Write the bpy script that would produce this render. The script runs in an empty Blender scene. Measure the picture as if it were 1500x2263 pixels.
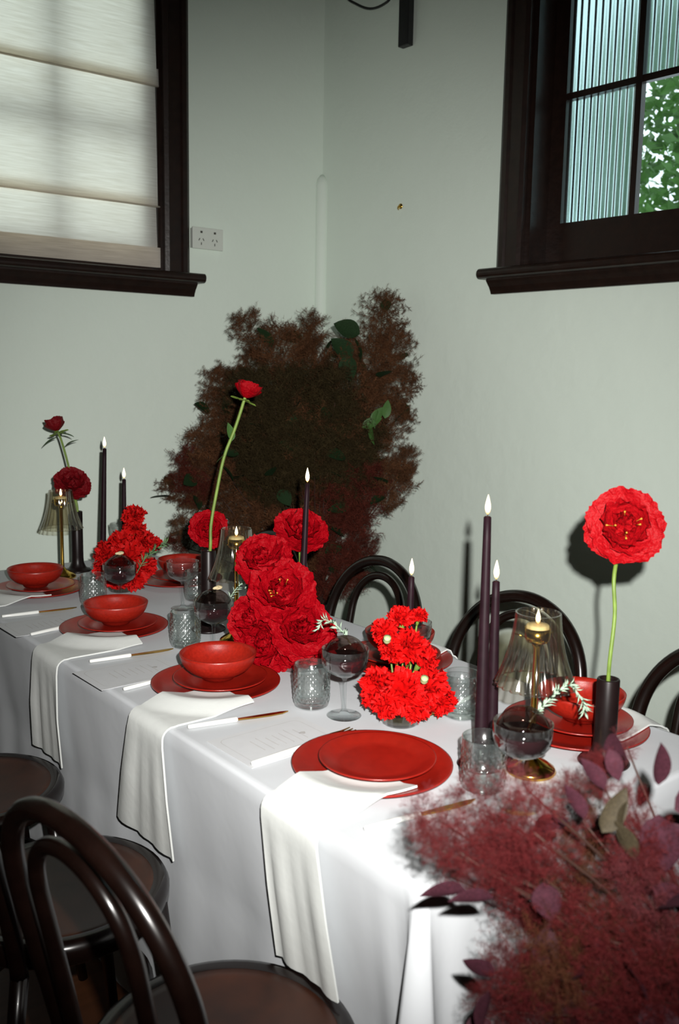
import bpy, bmesh, math, random
from mathutils import Vector, Matrix, Quaternion

# ------------------------------------------------------------------ camera
W, H, F = 1500.0, 2263.0, 2030.0
CAM = Vector((0, 0, 1.41))
YAW, PITCH, ROLL = math.radians(38.56), math.radians(8.31), math.radians(1.0)
FW = Vector((math.sin(YAW)*math.cos(PITCH), math.cos(YAW)*math.cos(PITCH), -math.sin(PITCH)))
_r = Vector((math.cos(YAW), -math.sin(YAW), 0)); _u = _r.cross(FW)
RT = _r*math.cos(ROLL) + _u*math.sin(ROLL)
UP = -_r*math.sin(ROLL) + _u*math.cos(ROLL)
scene = bpy.context.scene
col = scene.collection
cd = bpy.data.cameras.new('camera'); cam = bpy.data.objects.new('camera', cd); col.objects.link(cam)
m3 = Matrix((RT, UP, -FW)).transposed()
cam.matrix_world = Matrix.Translation(CAM) @ m3.to_4x4()
cd.sensor_fit = 'VERTICAL'; cd.sensor_height = 36.0; cd.sensor_width = 24.0
cd.lens = 36.0*F/H; cd.clip_start = 0.02; cd.clip_end = 200
cd.dof.use_dof = True; cd.dof.focus_distance = 2.25; cd.dof.aperture_fstop = 5.0
scene.camera = cam

# ------------------------------------------------------------------ world: overcast sky
wd = bpy.data.worlds.new('overcast_sky'); scene.world = wd; wd.use_nodes = True
bg = wd.node_tree.nodes['Background']
bg.inputs[0].default_value = (0.80, 0.95, 1.0, 1); bg.inputs[1].default_value = 2.1

# ------------------------------------------------------------------ the photographer's flash, mounted on the camera body up and to the right of the lens
fl = bpy.data.lights.new('camera_flash', 'SPOT'); flo = bpy.data.objects.new('camera_flash', fl); col.objects.link(flo)
fl.energy = 320; fl.color = (1.0, 0.98, 0.94); fl.shadow_soft_size = 0.012
fl.spot_size = math.radians(75); fl.spot_blend = 1.0
flo.location = CAM + RT*0.062 + UP*0.075 + FW*0.01
_aim = (FW*F + RT*30 + UP*(-90)).normalized()
flo.rotation_euler = _aim.to_track_quat('-Z', 'Y').to_euler()

vs = scene.view_settings
scene.display_settings.display_device = 'sRGB'
vs.view_transform = 'Standard'; vs.look = 'None'; vs.gamma = 1.0; vs.exposure = 0.0; vs.use_curve_mapping = False
scene.cycles.max_bounces = 10; scene.cycles.transparent_max_bounces = 24
scene.cycles.transmission_bounces = 10; scene.cycles.sample_clamp_indirect = 6.0

# ------------------------------------------------------------------ pixel -> place helpers
ZT = 0.75                                           # table height
def ray(x, y): return FW*F + RT*(x-W/2) + UP*(H/2-y)
def onz(x, y, z=ZT):
    d = ray(x, y); return CAM + d*((z-CAM.z)/d.z)
def depth(p): return (Vector(p)-CAM).dot(FW)
def atd(x, y, d): return CAM + ray(x, y)*(d/F)
def proj(p):
    v = Vector(p)-CAM; z = v.dot(FW); return (W/2+F*v.dot(RT)/z, H/2-F*v.dot(UP)/z)
def ztop(base, y):                                  # height of a point above base seen at row y
    lo, hi = base[2]-0.5, 4.0
    for _ in range(40):
        m = (lo+hi)/2
        if proj((base[0], base[1], m))[1] > y: lo = m
        else: hi = m
    return lo

# ------------------------------------------------------------------ materials
def new_mat(name):
    m = bpy.data.materials.new(name); m.use_nodes = True
    return m, m.node_tree, m.node_tree.nodes['Principled BSDF']
def mat(name, c, rough=0.5, metal=0.0, var=0.12, scale=40.0, bump=0.0, bscale=200.0, spec=0.5, coat=0.0, sss=0.0, transl=0.0):
    m, t, b = new_mat(name)
    b.inputs['Roughness'].default_value = rough; b.inputs['Metallic'].default_value = metal
    b.inputs['Specular IOR Level'].default_value = spec; b.inputs['Coat Weight'].default_value = coat
    b.inputs['Coat Roughness'].default_value = 0.08
    tc = t.nodes.new('ShaderNodeTexCoord')
    n = t.nodes.new('ShaderNodeTexNoise'); n.inputs['Scale'].default_value = scale; n.inputs['Detail'].default_value = 4
    t.links.new(tc.outputs['Object'], n.inputs['Vector'])
    r = t.nodes.new('ShaderNodeValToRGB')
    lo = [max(0, k*(1-var)) for k in c]; hi = [min(1, k*(1+var)) for k in c]
    r.color_ramp.elements[0].position = 0.3; r.color_ramp.elements[1].position = 0.7
    r.color_ramp.elements[0].color = (*lo, 1); r.color_ramp.elements[1].color = (*hi, 1)
    t.links.new(n.outputs['Fac'], r.inputs['Fac']); t.links.new(r.outputs['Color'], b.inputs['Base Color'])
    if bump:
        n2 = t.nodes.new('ShaderNodeTexNoise'); n2.inputs['Scale'].default_value = bscale; n2.inputs['Detail'].default_value = 5
        t.links.new(tc.outputs['Object'], n2.inputs['Vector'])
        bp = t.nodes.new('ShaderNodeBump'); bp.inputs['Strength'].default_value = bump; bp.inputs['Distance'].default_value = 0.01
        t.links.new(n2.outputs['Fac'], bp.inputs['Height']); t.links.new(bp.outputs['Normal'], b.inputs['Normal'])
    if transl:
        tr = t.nodes.new('ShaderNodeBsdfTranslucent'); t.links.new(r.outputs['Color'], tr.inputs['Color'])
        mx = t.nodes.new('ShaderNodeMixShader'); mx.inputs[0].default_value = transl
        out = t.nodes['Material Output']
        t.links.new(b.outputs[0], mx.inputs[1]); t.links.new(tr.outputs[0], mx.inputs[2]); t.links.new(mx.outputs[0], out.inputs['Surface'])
    return m
def thin_glass(name, tint=(0.95, 0.97, 0.96), refl=1.0, rough=0.02, bump=0.0, bscale=300, haze=0.0, edge=None, power=3.5):
    # a thin wall of clear glass: tinted see-through film plus Fresnel reflection
    m = bpy.data.materials.new(name); m.use_nodes = True; t = m.node_tree; t.nodes.clear()
    out = t.nodes.new('ShaderNodeOutputMaterial'); tr = t.nodes.new('ShaderNodeBsdfTransparent'); gl = t.nodes.new('ShaderNodeBsdfGlossy')
    fr = t.nodes.new('ShaderNodeLayerWeight'); mx = t.nodes.new('ShaderNodeMixShader')
    fr.inputs['Blend'].default_value = 0.5; tr.inputs[0].default_value = (*tint, 1); gl.inputs['Roughness'].default_value = rough
    gl.inputs['Color'].default_value = (1, 1, 1, 1)
    if bump:
        tc = t.nodes.new('ShaderNodeTexCoord'); n = t.nodes.new('ShaderNodeTexNoise'); n.inputs['Scale'].default_value = bscale
        bp = t.nodes.new('ShaderNodeBump'); bp.inputs['Strength'].default_value = bump
        t.links.new(tc.outputs['Object'], n.inputs['Vector']); t.links.new(n.outputs['Fac'], bp.inputs['Height'])
        t.links.new(bp.outputs[0], gl.inputs['Normal']); t.links.new(bp.outputs[0], fr.inputs['Normal'])
    pw_ = t.nodes.new('ShaderNodeMath'); pw_.operation = 'POWER'; pw_.inputs[1].default_value = power
    ma = t.nodes.new('ShaderNodeMath'); ma.operation = 'MULTIPLY_ADD'; ma.inputs[1].default_value = min(0.9, 0.6*refl); ma.inputs[2].default_value = 0.045*refl
    t.links.new(fr.outputs['Facing'], pw_.inputs[0]); t.links.new(pw_.outputs[0], ma.inputs[0])
    t.links.new(ma.outputs[0], mx.inputs[0]); t.links.new(tr.outputs[0], mx.inputs[1]); t.links.new(gl.outputs[0], mx.inputs[2])
    if edge:                                        # glass looks denser where the sight line runs along its wall
        ec = t.nodes.new('ShaderNodeMix'); ec.data_type = 'RGBA'; ec.inputs['A'].default_value = (*tint, 1); ec.inputs['B'].default_value = (*edge, 1)
        t.links.new(pw_.outputs[0], ec.inputs['Factor']); t.links.new(ec.outputs['Result'], tr.inputs[0])
    last = mx
    if haze:
        df = t.nodes.new('ShaderNodeBsdfDiffuse'); df.inputs[0].default_value = (*tint, 1)
        m2 = t.nodes.new('ShaderNodeMixShader'); m2.inputs[0].default_value = haze
        t.links.new(mx.outputs[0], m2.inputs[1]); t.links.new(df.outputs[0], m2.inputs[2]); last = m2
    t.links.new(last.outputs[0], out.inputs['Surface'])
    return m
def solid_glass(name, tint=(0.93, 0.97, 0.96), ior=1.45, rough=0.0, clear=0.3):
    # thick moulded glass: refraction, with part of the light passing straight through the thin spots
    m = bpy.data.materials.new(name); m.use_nodes = True; t = m.node_tree; t.nodes.clear()
    out = t.nodes.new('ShaderNodeOutputMaterial'); g = t.nodes.new('ShaderNodeBsdfGlass'); tr = t.nodes.new('ShaderNodeBsdfTransparent')
    g.inputs['Color'].default_value = (*tint, 1); g.inputs['IOR'].default_value = ior; g.inputs['Roughness'].default_value = rough
    tr.inputs[0].default_value = (*tint, 1)
    mx = t.nodes.new('ShaderNodeMixShader'); mx.inputs[0].default_value = clear
    t.links.new(g.outputs[0], mx.inputs[1]); t.links.new(tr.outputs[0], mx.inputs[2]); t.links.new(mx.outputs[0], out.inputs['Surface'])
    return m
def emis(name, c, s):
    m = bpy.data.materials.new(name); m.use_nodes = True; t = m.node_tree; t.nodes.clear()
    out = t.nodes.new('ShaderNodeOutputMaterial'); e = t.nodes.new('ShaderNodeEmission')
    e.inputs[1].default_value = s
    # a flame: orange at the foot and the rim, white hot at its heart
    tc = t.nodes.new('ShaderNodeTexCoord'); sp = t.nodes.new('ShaderNodeSeparateXYZ'); rp = t.nodes.new('ShaderNodeValToRGB')
    t.links.new(tc.outputs['Generated'], sp.inputs[0]); t.links.new(sp.outputs['Z'], rp.inputs['Fac'])
    rp.color_ramp.elements[0].color = (1.0, 0.35, 0.06, 1); rp.color_ramp.elements[1].color = (*c, 1); rp.color_ramp.elements[1].position = 0.35
    t.links.new(rp.outputs[0], e.inputs[0]); t.links.new(e.outputs[0], out.inputs['Surface'])
    return m
def plaster():
    m, t, b = new_mat('painted_plaster')
    b.inputs['Roughness'].default_value = 0.62; b.inputs['Specular IOR Level'].default_value = 0.3
    tc = t.nodes.new('ShaderNodeTexCoord')
    n = t.nodes.new('ShaderNodeTexNoise'); n.inputs['Scale'].default_value = 1.7; n.inputs['Detail'].default_value = 6
    r = t.nodes.new('ShaderNodeValToRGB'); r.color_ramp.elements[0].color = (0.735, 0.83, 0.745, 1); r.color_ramp.elements[1].color = (0.77, 0.86, 0.775, 1)
    t.links.new(tc.outputs['Object'], n.inputs['Vector']); t.links.new(n.outputs['Fac'], r.inputs['Fac']); t.links.new(r.outputs[0], b.inputs['Base Color'])
    n2 = t.nodes.new('ShaderNodeTexNoise'); n2.inputs['Scale'].default_value = 7; n2.inputs['Detail'].default_value = 8; n2.inputs['Roughness'].default_value = 0.6
    bp = t.nodes.new('ShaderNodeBump'); bp.inputs['Strength'].default_value = 0.4; bp.inputs['Distance'].default_value = 0.012
    t.links.new(tc.outputs['Object'], n2.inputs['Vector']); t.links.new(n2.outputs['Fac'], bp.inputs['Height']); t.links.new(bp.outputs[0], b.inputs['Normal'])
    return m
def linen():
    m, t, b = new_mat('blind_linen')
    b.inputs['Roughness'].default_value = 0.9; b.inputs['Specular IOR Level'].default_value = 0.1
    tc = t.nodes.new('ShaderNodeTexCoord'); mp = t.nodes.new('ShaderNodeMapping'); mp.inputs['Scale'].default_value = (9, 1, 160)
    n = t.nodes.new('ShaderNodeTexNoise'); n.inputs['Scale'].default_value = 1.0; n.inputs['Detail'].default_value = 5
    r = t.nodes.new('ShaderNodeValToRGB'); r.color_ramp.elements[0].color = (0.78, 0.69, 0.55, 1); r.color_ramp.elements[1].color = (0.96, 0.88, 0.75, 1)
    r.color_ramp.elements[0].position = 0.3; r.color_ramp.elements[1].position = 0.72
    t.links.new(tc.outputs['Object'], mp.inputs[0]); t.links.new(mp.outputs[0], n.inputs['Vector']); t.links.new(n.outputs['Fac'], r.inputs['Fac'])
    hs = t.nodes.new('ShaderNodeHueSaturation'); hs.inputs['Saturation'].default_value = 0.35; t.links.new(r.outputs[0], hs.inputs['Color'])
    t.links.new(hs.outputs[0], b.inputs['Base Color'])
    tr = t.nodes.new('ShaderNodeBsdfTranslucent'); t.links.new(r.outputs[0], tr.inputs[0])
    mx = t.nodes.new('ShaderNodeMixShader'); mx.inputs[0].default_value = 0.6
    t.links.new(b.outputs[0], mx.inputs[1]); t.links.new(tr.outputs[0], mx.inputs[2]); t.links.new(mx.outputs[0], t.nodes['Material Output'].inputs['Surface'])
    return m
def planks():
    m, t, b = new_mat('floor_boards'); b.inputs['Roughness'].default_value = 0.4
    tc = t.nodes.new('ShaderNodeTexCoord'); mp = t.nodes.new('ShaderNodeMapping'); mp.inputs['Scale'].default_value = (1.5, 25, 1)
    n = t.nodes.new('ShaderNodeTexNoise'); n.inputs['Scale'].default_value = 2; n.inputs['Detail'].default_value = 6
    r = t.nodes.new('ShaderNodeValToRGB'); r.color_ramp.elements[0].color = (0.05, 0.018, 0.008, 1); r.color_ramp.elements[1].color = (0.15, 0.055, 0.022, 1)
    t.links.new(tc.outputs['Object'], mp.inputs[0]); t.links.new(mp.outputs[0], n.inputs['Vector']); t.links.new(n.outputs['Fac'], r.inputs['Fac']); t.links.new(r.outputs[0], b.inputs['Base Color'])
    return m

M = {}
M['plaster'] = plaster(); M['floor'] = planks(); M['linen'] = linen()
M['ceiling'] = mat('bounce_damping_ceiling', (0.10, 0.075, 0.06), 0.8)  # unseen ceiling, its dark tone invented to hold down bounced light
M['frame'] = mat('dark_window_timber', (0.014, 0.006, 0.004), 0.38, scale=30, var=0.3, bump=0.08, bscale=60)
M['cloth'] = mat('white_tablecloth', (0.60, 0.62, 0.645), 0.9, scale=6, var=0.02, bump=0.12, bscale=9, spec=0.15)
M['napkin'] = mat('white_napkin', (0.67, 0.69, 0.67), 0.9, scale=8, var=0.02, bump=0.10, bscale=25, spec=0.15)
M['plate'] = mat('red_glaze', (0.27, 0.010, 0.005), 0.30, scale=60, var=0.10, bump=0.03, bscale=400)
M['bowl'] = mat('red_satin_glaze', (0.31, 0.013, 0.006), 0.36, scale=160, var=0.16, bump=0.05, bscale=500)
M['chair'] = mat('black_lacquered_bentwood', (0.006, 0.0025, 0.0018), 0.25, scale=30, var=0.3, coat=0.1)
M['seat'] = mat('dark_brown_seat_ply', (0.040, 0.011, 0.004), 0.42, scale=14, var=0.35)
M['black'] = mat('black_ceramic', (0.009, 0.005, 0.005), 0.36, var=0.2, spec=0.25)
M['wax'] = mat('black_candle_wax', (0.014, 0.005, 0.008), 0.5, var=0.25, spec=0.14)
M['wick'] = mat('charred_wick', (0.01, 0.008, 0.006), 0.9)
M['gold'] = mat('polished_brass', (0.72, 0.46, 0.09), 0.18, 1.0, var=0.05)
M['goldcut'] = mat('brushed_gold_blade', (0.62, 0.36, 0.08), 0.26, 1.0, var=0.08)
M['handle'] = mat('white_cutlery_handle', (0.86, 0.87, 0.84), 0.25, var=0.01)
M['tealight'] = mat('cream_tealight_wax', (0.85, 0.74, 0.42), 0.5, var=0.03, transl=0.3)
M['flame'] = emis('candle_flame', (1.0, 0.82, 0.50), 4.5)
M['card'] = mat('menu_card_paper', (0.605, 0.615, 0.63), 0.9, var=0.02)
M['ink'] = mat('pale_grey_print', (0.47, 0.46, 0.455), 0.9, var=0.1)
M['clear'] = thin_glass('clear_glass', (0.96, 0.975, 0.975), 1.0, 0.03, edge=(0.62, 0.66, 0.65))
M['etched'] = thin_glass('rippled_coupe_glass', (0.955, 0.96, 0.96), 0.9, 0.06, haze=0.004, edge=(0.60, 0.60, 0.59), power=2.0)
M['shade'] = thin_glass('fluted_shade_glass', (0.95, 0.93, 0.87), 1.1, 0.05, haze=0.004, edge=(0.42, 0.35, 0.22), power=1.6)
M['tumbler'] = thin_glass('pebbled_green_glass', (0.965, 0.98, 0.975), 1.3, 0.13, haze=0.006, edge=(0.42, 0.55, 0.52), power=1.7)
M['vaseg'] = thin_glass('smoky_vase_glass', (0.74, 0.72, 0.58), 1.2, 0.10, haze=0.006, edge=(0.25, 0.22, 0.12), power=1.7)
M['bubble'] = thin_glass('smoke_bubble_film', (0.55, 0.46, 0.43), 0.5, 0.02, haze=0.002, edge=(0.30, 0.24, 0.22))
M['wine'] = mat('dark_red_drink', (0.020, 0.002, 0.004), 0.06, var=0.1)
M['poppy'] = mat('scarlet_petal', (0.42, 0.002, 0.006), 0.55, scale=30, var=0.22, bump=0.5, bscale=9, transl=0.25, spec=0.25)
M['bloom'] = mat('crimson_petal', (0.36, 0.001, 0.006), 0.55, scale=30, var=0.25, bump=0.5, bscale=9, transl=0.2, spec=0.12)
M['ranunculus'] = mat('burgundy_petal', (0.19, 0.002, 0.006), 0.55, scale=30, var=0.3, bump=0.5, bscale=9, transl=0.2, spec=0.25)
M['carnation'] = mat('bright_red_carnation', (0.74, 0.004, 0.004), 0.65, scale=60, var=0.12, transl=0.3, spec=0.2)
M['carnation_dark'] = mat('red_carnation', (0.62, 0.006, 0.006), 0.65, scale=60, var=0.2, transl=0.25, spec=0.2)
M['stem'] = mat('green_stem', (0.15, 0.235, 0.035), 0.5, var=0.25)
M['leaf'] = mat('dark_green_leaf', (0.012, 0.030, 0.010), 0.75, scale=30, var=0.35, transl=0.1, spec=0.15)
M['sage'] = mat('silvery_rosemary', (0.36, 0.48, 0.36), 0.7, var=0.2)
M['rosemary'] = mat('green_rosemary', (0.13, 0.24, 0.10), 0.7, var=0.25)
M['stamen'] = mat('yellow_stamen', (0.60, 0.28, 0.03), 0.6)
M['bud'] = mat('pale_green_bud', (0.48, 0.58, 0.28), 0.6)
M['smoke'] = mat('brown_smoke_plume', (0.085, 0.036, 0.016), 0.8, scale=5, var=0.5, spec=0.1)
M['smoke2'] = mat('maroon_smoke_plume', (0.075, 0.016, 0.010), 0.8, scale=5, var=0.4, spec=0.1)
M['smoke_fg'] = mat('crimson_smoke_plume', (0.085, 0.009, 0.010), 0.75, scale=14, var=0.4, spec=0.15, transl=0.15)
M['smoke3'] = mat('dark_olive_smoke_plume', (0.034, 0.024, 0.010), 0.85, scale=5, var=0.4, spec=0.08)
M['smoke_fg2'] = mat('mauve_smoke_plume', (0.095, 0.019, 0.022), 0.75, scale=14, var=0.4, spec=0.15, transl=0.15)
M['smoke_fg3'] = mat('rust_olive_smoke_plume', (0.060, 0.020, 0.008), 0.75, scale=14, var=0.4, spec=0.15, transl=0.1)
M['twig'] = mat('brown_twig', (0.035, 0.013, 0.008), 0.7)
M['purple_leaf'] = mat('purple_smokebush_leaf', (0.042, 0.011, 0.018), 0.7, scale=18, var=0.4, transl=0.1, spec=0.2)
M['olive_leaf'] = mat('olive_smokebush_leaf', (0.034, 0.026, 0.014), 0.7, scale=18, var=0.35, transl=0.1, spec=0.2)
M['metal_black'] = mat('black_iron', (0.012, 0.012, 0.013), 0.45, var=0.2)
M['outlet'] = mat('white_outlet_plastic', (0.66, 0.70, 0.64), 0.35, var=0.01)
M['slot'] = mat('dark_slot', (0.05, 0.05, 0.04), 0.7)
M['petal_pale'] = mat('cream_garnish_petal', (0.80, 0.66, 0.40), 0.6, transl=0.2)
M['tree_leaf'] = mat('outdoor_tree_leaf', (0.07, 0.17, 0.035), 0.5, scale=3, var=0.5, transl=0.45)
M['bark'] = mat('tree_bark', (0.05, 0.04, 0.03), 0.9)
M['timber'] = mat('trestle_timber', (0.25, 0.15, 0.08), 0.6)

# ------------------------------------------------------------------ object helpers
def tag(o, label=None, cat=None, group=None, kind=None):
    if label: o['label'] = label
    if cat: o['category'] = cat
    if group: o['group'] = group
    if kind: o['kind'] = kind
    return o
def link(name, me, material, parent=None, smooth=True):
    if material is not None and not me.materials: me.materials.append(M[material] if isinstance(material, str) else material)
    if smooth:
        for p in me.polygons: p.use_smooth = True
    o = bpy.data.objects.new(name, me); col.objects.link(o)
    if parent is not None: o.parent = parent
    return o
def empty(name, loc=(0, 0, 0), rz=0.0, label=None, cat=None, group=None):
    o = bpy.data.objects.new(name, None); col.objects.link(o); o.location = loc; o.rotation_euler = (0, 0, rz)
    o.empty_display_size = 0.03
    return tag(o, label, cat, group)
def mesh(name, vs_, fs):
    me = bpy.data.meshes.new(name); me.from_pydata([tuple(v) for v in vs_], [], fs); me.update(); return me
def merge(parts):
    V, Fc = [], []
    for v, f in parts:
        k = len(V); V += list(v); Fc += [tuple(i+k for i in q) for q in f]
    return V, Fc
def lathe(prof, n=40, wob=None):
    V, Fc = [], []
    for j, (r, z) in enumerate(prof):
        for i in range(n):
            a = 2*math.pi*i/n; rr = r if wob is None else r*wob(a, j)
            V.append(Vector((rr*math.cos(a), rr*math.sin(a), z)))
    for j in range(len(prof)-1):
        for i in range(n):
            a, b = j*n+i, j*n+(i+1) % n
            Fc.append((a, b, b+n, a+n))
    return V, Fc
def box(x0, y0, z0, x1, y1, z1):
    V = [Vector((x, y, z)) for x in (x0, x1) for y in (y0, y1) for z in (z0, z1)]
    return V, [(0, 1, 3, 2), (4, 6, 7, 5), (0, 4, 5, 1), (2, 3, 7, 6), (0, 2, 6, 4), (1, 5, 7, 3)]
def tube(path, rad, n=8, caps=True):
    path = [Vector(p) for p in path]; V, Fc = [], []
    if not hasattr(rad, '__len__'): rad = [rad]*len(path)
    ref = None
    for i, p in enumerate(path):
        t = (path[min(i+1, len(path)-1)]-path[max(i-1, 0)]).normalized()
        if ref is None: ref = Vector((0, 0, 1)) if abs(t.z) < 0.9 else Vector((1, 0, 0))
        a = (ref - t*ref.dot(t)).normalized(); b = t.cross(a); ref = a
        for k in range(n):
            q = 2*math.pi*k/n; V.append(p+(a*math.cos(q)+b*math.sin(q))*rad[i])
    for i in range(len(path)-1):
        for k in range(n):
            u, w = i*n+k, i*n+(k+1) % n
            Fc.append((u, w, w+n, u+n))
    if caps:
        Fc.append(tuple(range(n-1, -1, -1))); Fc.append(tuple(range((len(path)-1)*n, len(path)*n)))
    return V, Fc
def spline(pts, n=24):
    pts = [Vector(p) for p in pts]; out = []
    P = [pts[0]*2-pts[1]] + pts + [pts[-1]*2-pts[-2]]
    seg = len(pts)-1
    for i in range(n+1):
        s = i/n*seg; k = min(int(s), seg-1); t = s-k
        a, b, c, d = P[k], P[k+1], P[k+2], P[k+3]
        out.append(0.5*((2*b)+(c-a)*t+(2*a-5*b+4*c-d)*t*t+(3*b-a-3*c+d)*t**3))
    return out
def xf(part, mtx): return [mtx @ Vector(v) for v in part[0]], part[1]
def build(name, part, material, parent=None, smooth=True): return link(name, mesh(name, *part), material, parent, smooth)
def copy_tree(o, parent=None):
    c = o.copy(); col.objects.link(c); c.parent = parent
    for ch in list(o.children): copy_tree(ch, c)
    return c
def bevel(o, w=0.004, seg=2):
    b = o.modifiers.new('bevel', 'BEVEL'); b.width = w; b.segments = seg; b.limit_method = 'ANGLE'; return o

# ------------------------------------------------------------------ the room
AL, AR = math.radians(2.4), math.radians(4.0)       # the two walls are a little off square to the table
DL = Vector((math.cos(AL), -math.sin(AL), 0))       # along left wall, towards the corner
NLin = Vector((-math.sin(AL), -math.cos(AL), 0))    # into the room
PL0 = Vector((1.9, 3.32, 0))
def onwallL(x, y):
    d = ray(x, y); t = (PL0-CAM).dot(NLin)/d.dot(NLin); return CAM+d*t
CORNER = onwallL(708, 700); CORNER.z = 0
DR = Vector((math.sin(AR), -math.cos(AR), 0))       # along right wall, from the corner towards the camera
NRin = Vector((-math.cos(AR), -math.sin(AR), 0))
def wl(x, y):                                       # left wall: (distance from corner, height)
    p = onwallL(x, y); return (p-CORNER).dot(-DL), p.z
def wr(x, y):
    d = ray(x, y); t = (CORNER-CAM).dot(NRin)/d.dot(NRin); p = CAM+d*t; return (p-CORNER).dot(DR), p.z
ML = Matrix((-DL, NLin, Vector((0, 0, 1)))).transposed().to_4x4(); ML.translation = CORNER   # local x from corner, local y into room
MR = Matrix((DR, NRin, Vector((0, 0, 1)))).transposed().to_4x4(); MR.translation = CORNER
ZC = 3.35
# window openings from the outer casing edge
uLc, _ = wl(412, 400); _, zLs = wl(405, 655)
uRc, _ = wr(1112, 420); _, zRs = wr(1115, 650)
zs = 0.5*(zLs+zRs)                                  # underside of both sills
CAS = 0.105                                         # casing width
oL0, oL1 = uLc+CAS, uLc+CAS+1.25
oR0, oR1 = uRc+CAS, uRc+CAS+1.30
zo0, zo1 = zs+0.075, 3.05
TH = 0.24
def wall_with_hole(name, mtx, length, u0, u1, z0, z1):
    parts = [box(-TH if name == 'wall_left' else -TH, -TH, 0, u0, 0, ZC), box(u1, -TH, 0, length, 0, ZC), box(u0, -TH, 0, u1, 0, z0), box(u0, -TH, z1, u1, 0, ZC)]
    o = build(name, merge(parts), 'plaster', None, False); o.matrix_world = mtx
    return tag(o, kind='structure')
wall_with_hole('wall_left', ML, 8.6, oL0, oL1, zo0, zo1)
wall_with_hole('wall_right', MR, 9.9, oR0, oR1, zo0, zo1)
tag(build('floor', box(-6.3, -7.0, -0.05, 3.8, 4.2, 0.0), 'floor', None, False), kind='structure')
tag(build('ceiling', box(-6.3, -7.0, ZC, 3.8, 4.2, ZC+0.1), 'ceiling', None, False), kind='structure')
tag(build('wall_back', box(-6.1, -6.7, 0, 3.7, -6.5, ZC), 'plaster', None, False), kind='structure')
tag(build('wall_side', box(-6.1, -6.7, 0, -5.9, 4.1, ZC), 'plaster', None, False), kind='structure')
# rounded plaster bead running up the corner
zb = wl(700, 385)[1]
b = build('trim_1', tube([(0, 0, 0), (0, 0, zb-0.05), (0, 0, zb-0.02), (0, 0, zb)], [0.030, 0.030, 0.024, 0.006], 16), 'plaster')
b.location = CORNER + (NLin+NRin)*0.004; tag(b, kind='structure')

def profile_strip(prof, x0, x1):                    # extrude a (y,z) profile along x
    n = len(prof); V = [Vector((x0, y, z)) for y, z in prof]+[Vector((x1, y, z)) for y, z in prof]
    Fc = [(i, (i+1) % n, (i+1) % n+n, i+n) for i in range(n)] + [tuple(range(n-1, -1, -1)), tuple(range(n, 2*n))]
    return V, Fc
def make_window(name, mtx, o0, o1, ribs_at=None):
    root = empty(name); root.matrix_world = mtx; tag(root, kind='structure')
    for u0, u1 in ((o0-CAS, o0), (o1, o1+CAS)):     # moulded side casings
        pr = [(0, u0), (0.022, u0), (0.030, u0+0.012), (0.030, u0+0.03), (0.022, u0+0.036), (0.022, u1-0.022), (0.030, u1-0.016), (0.024, u1), (0, u1)]
        V = [Vector((x, y, zs+0.07)) for y, x in pr]+[Vector((x, y, zo1+CAS)) for y, x in pr]; n = len(pr)
        Fc = [(i, (i+1) % n, (i+1) % n+n, i+n) for i in range(n)]+[tuple(range(n-1, -1, -1)), tuple(range(n, 2*n))]
        build('casing', (V, Fc), 'frame', root, False)
    build('head_casing', box(o0-CAS, 0, zo1, o1+CAS, 0.03, zo1+CAS), 'frame', root, False)
    # stool with a round nose above a hollow-moulded apron
    s0, s1 = o0-CAS-0.045, o1+CAS+0.045
    nose = [(-0.10, zs+0.052)]+[(0.060+0.018*math.sin(a), zs+0.070+0.018*-math.cos(a)) for a in [math.pi*k/8 for k in range(9)]]+[(-0.10, zs+0.088)]
    build('sill', profile_strip(nose, s0, s1), 'frame', root, False)
    apron = [(0, zs+0.052), (0, zs), (0.022, zs), (0.026, zs+0.01), (0.034, zs+0.024), (0.046, zs+0.038), (0.052, zs+0.046), (0.052, zs+0.052)]
    build('sill_apron', profile_strip(apron, s0+0.025, s1-0.025), 'frame', root, False)
    build('jamb', box(o0, -0.20, zs+0.086, o0+0.018, 0.0, zo1), 'frame', root, False)
    build('jamb', box(o1-0.018, -0.20, zs+0.086, o1, 0.0, zo1), 'frame', root, False)
    return root
w1 = make_window('window_1', ML, oL0, oL1)
w2 = make_window('window_2', MR, oR0, oR1)
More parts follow.
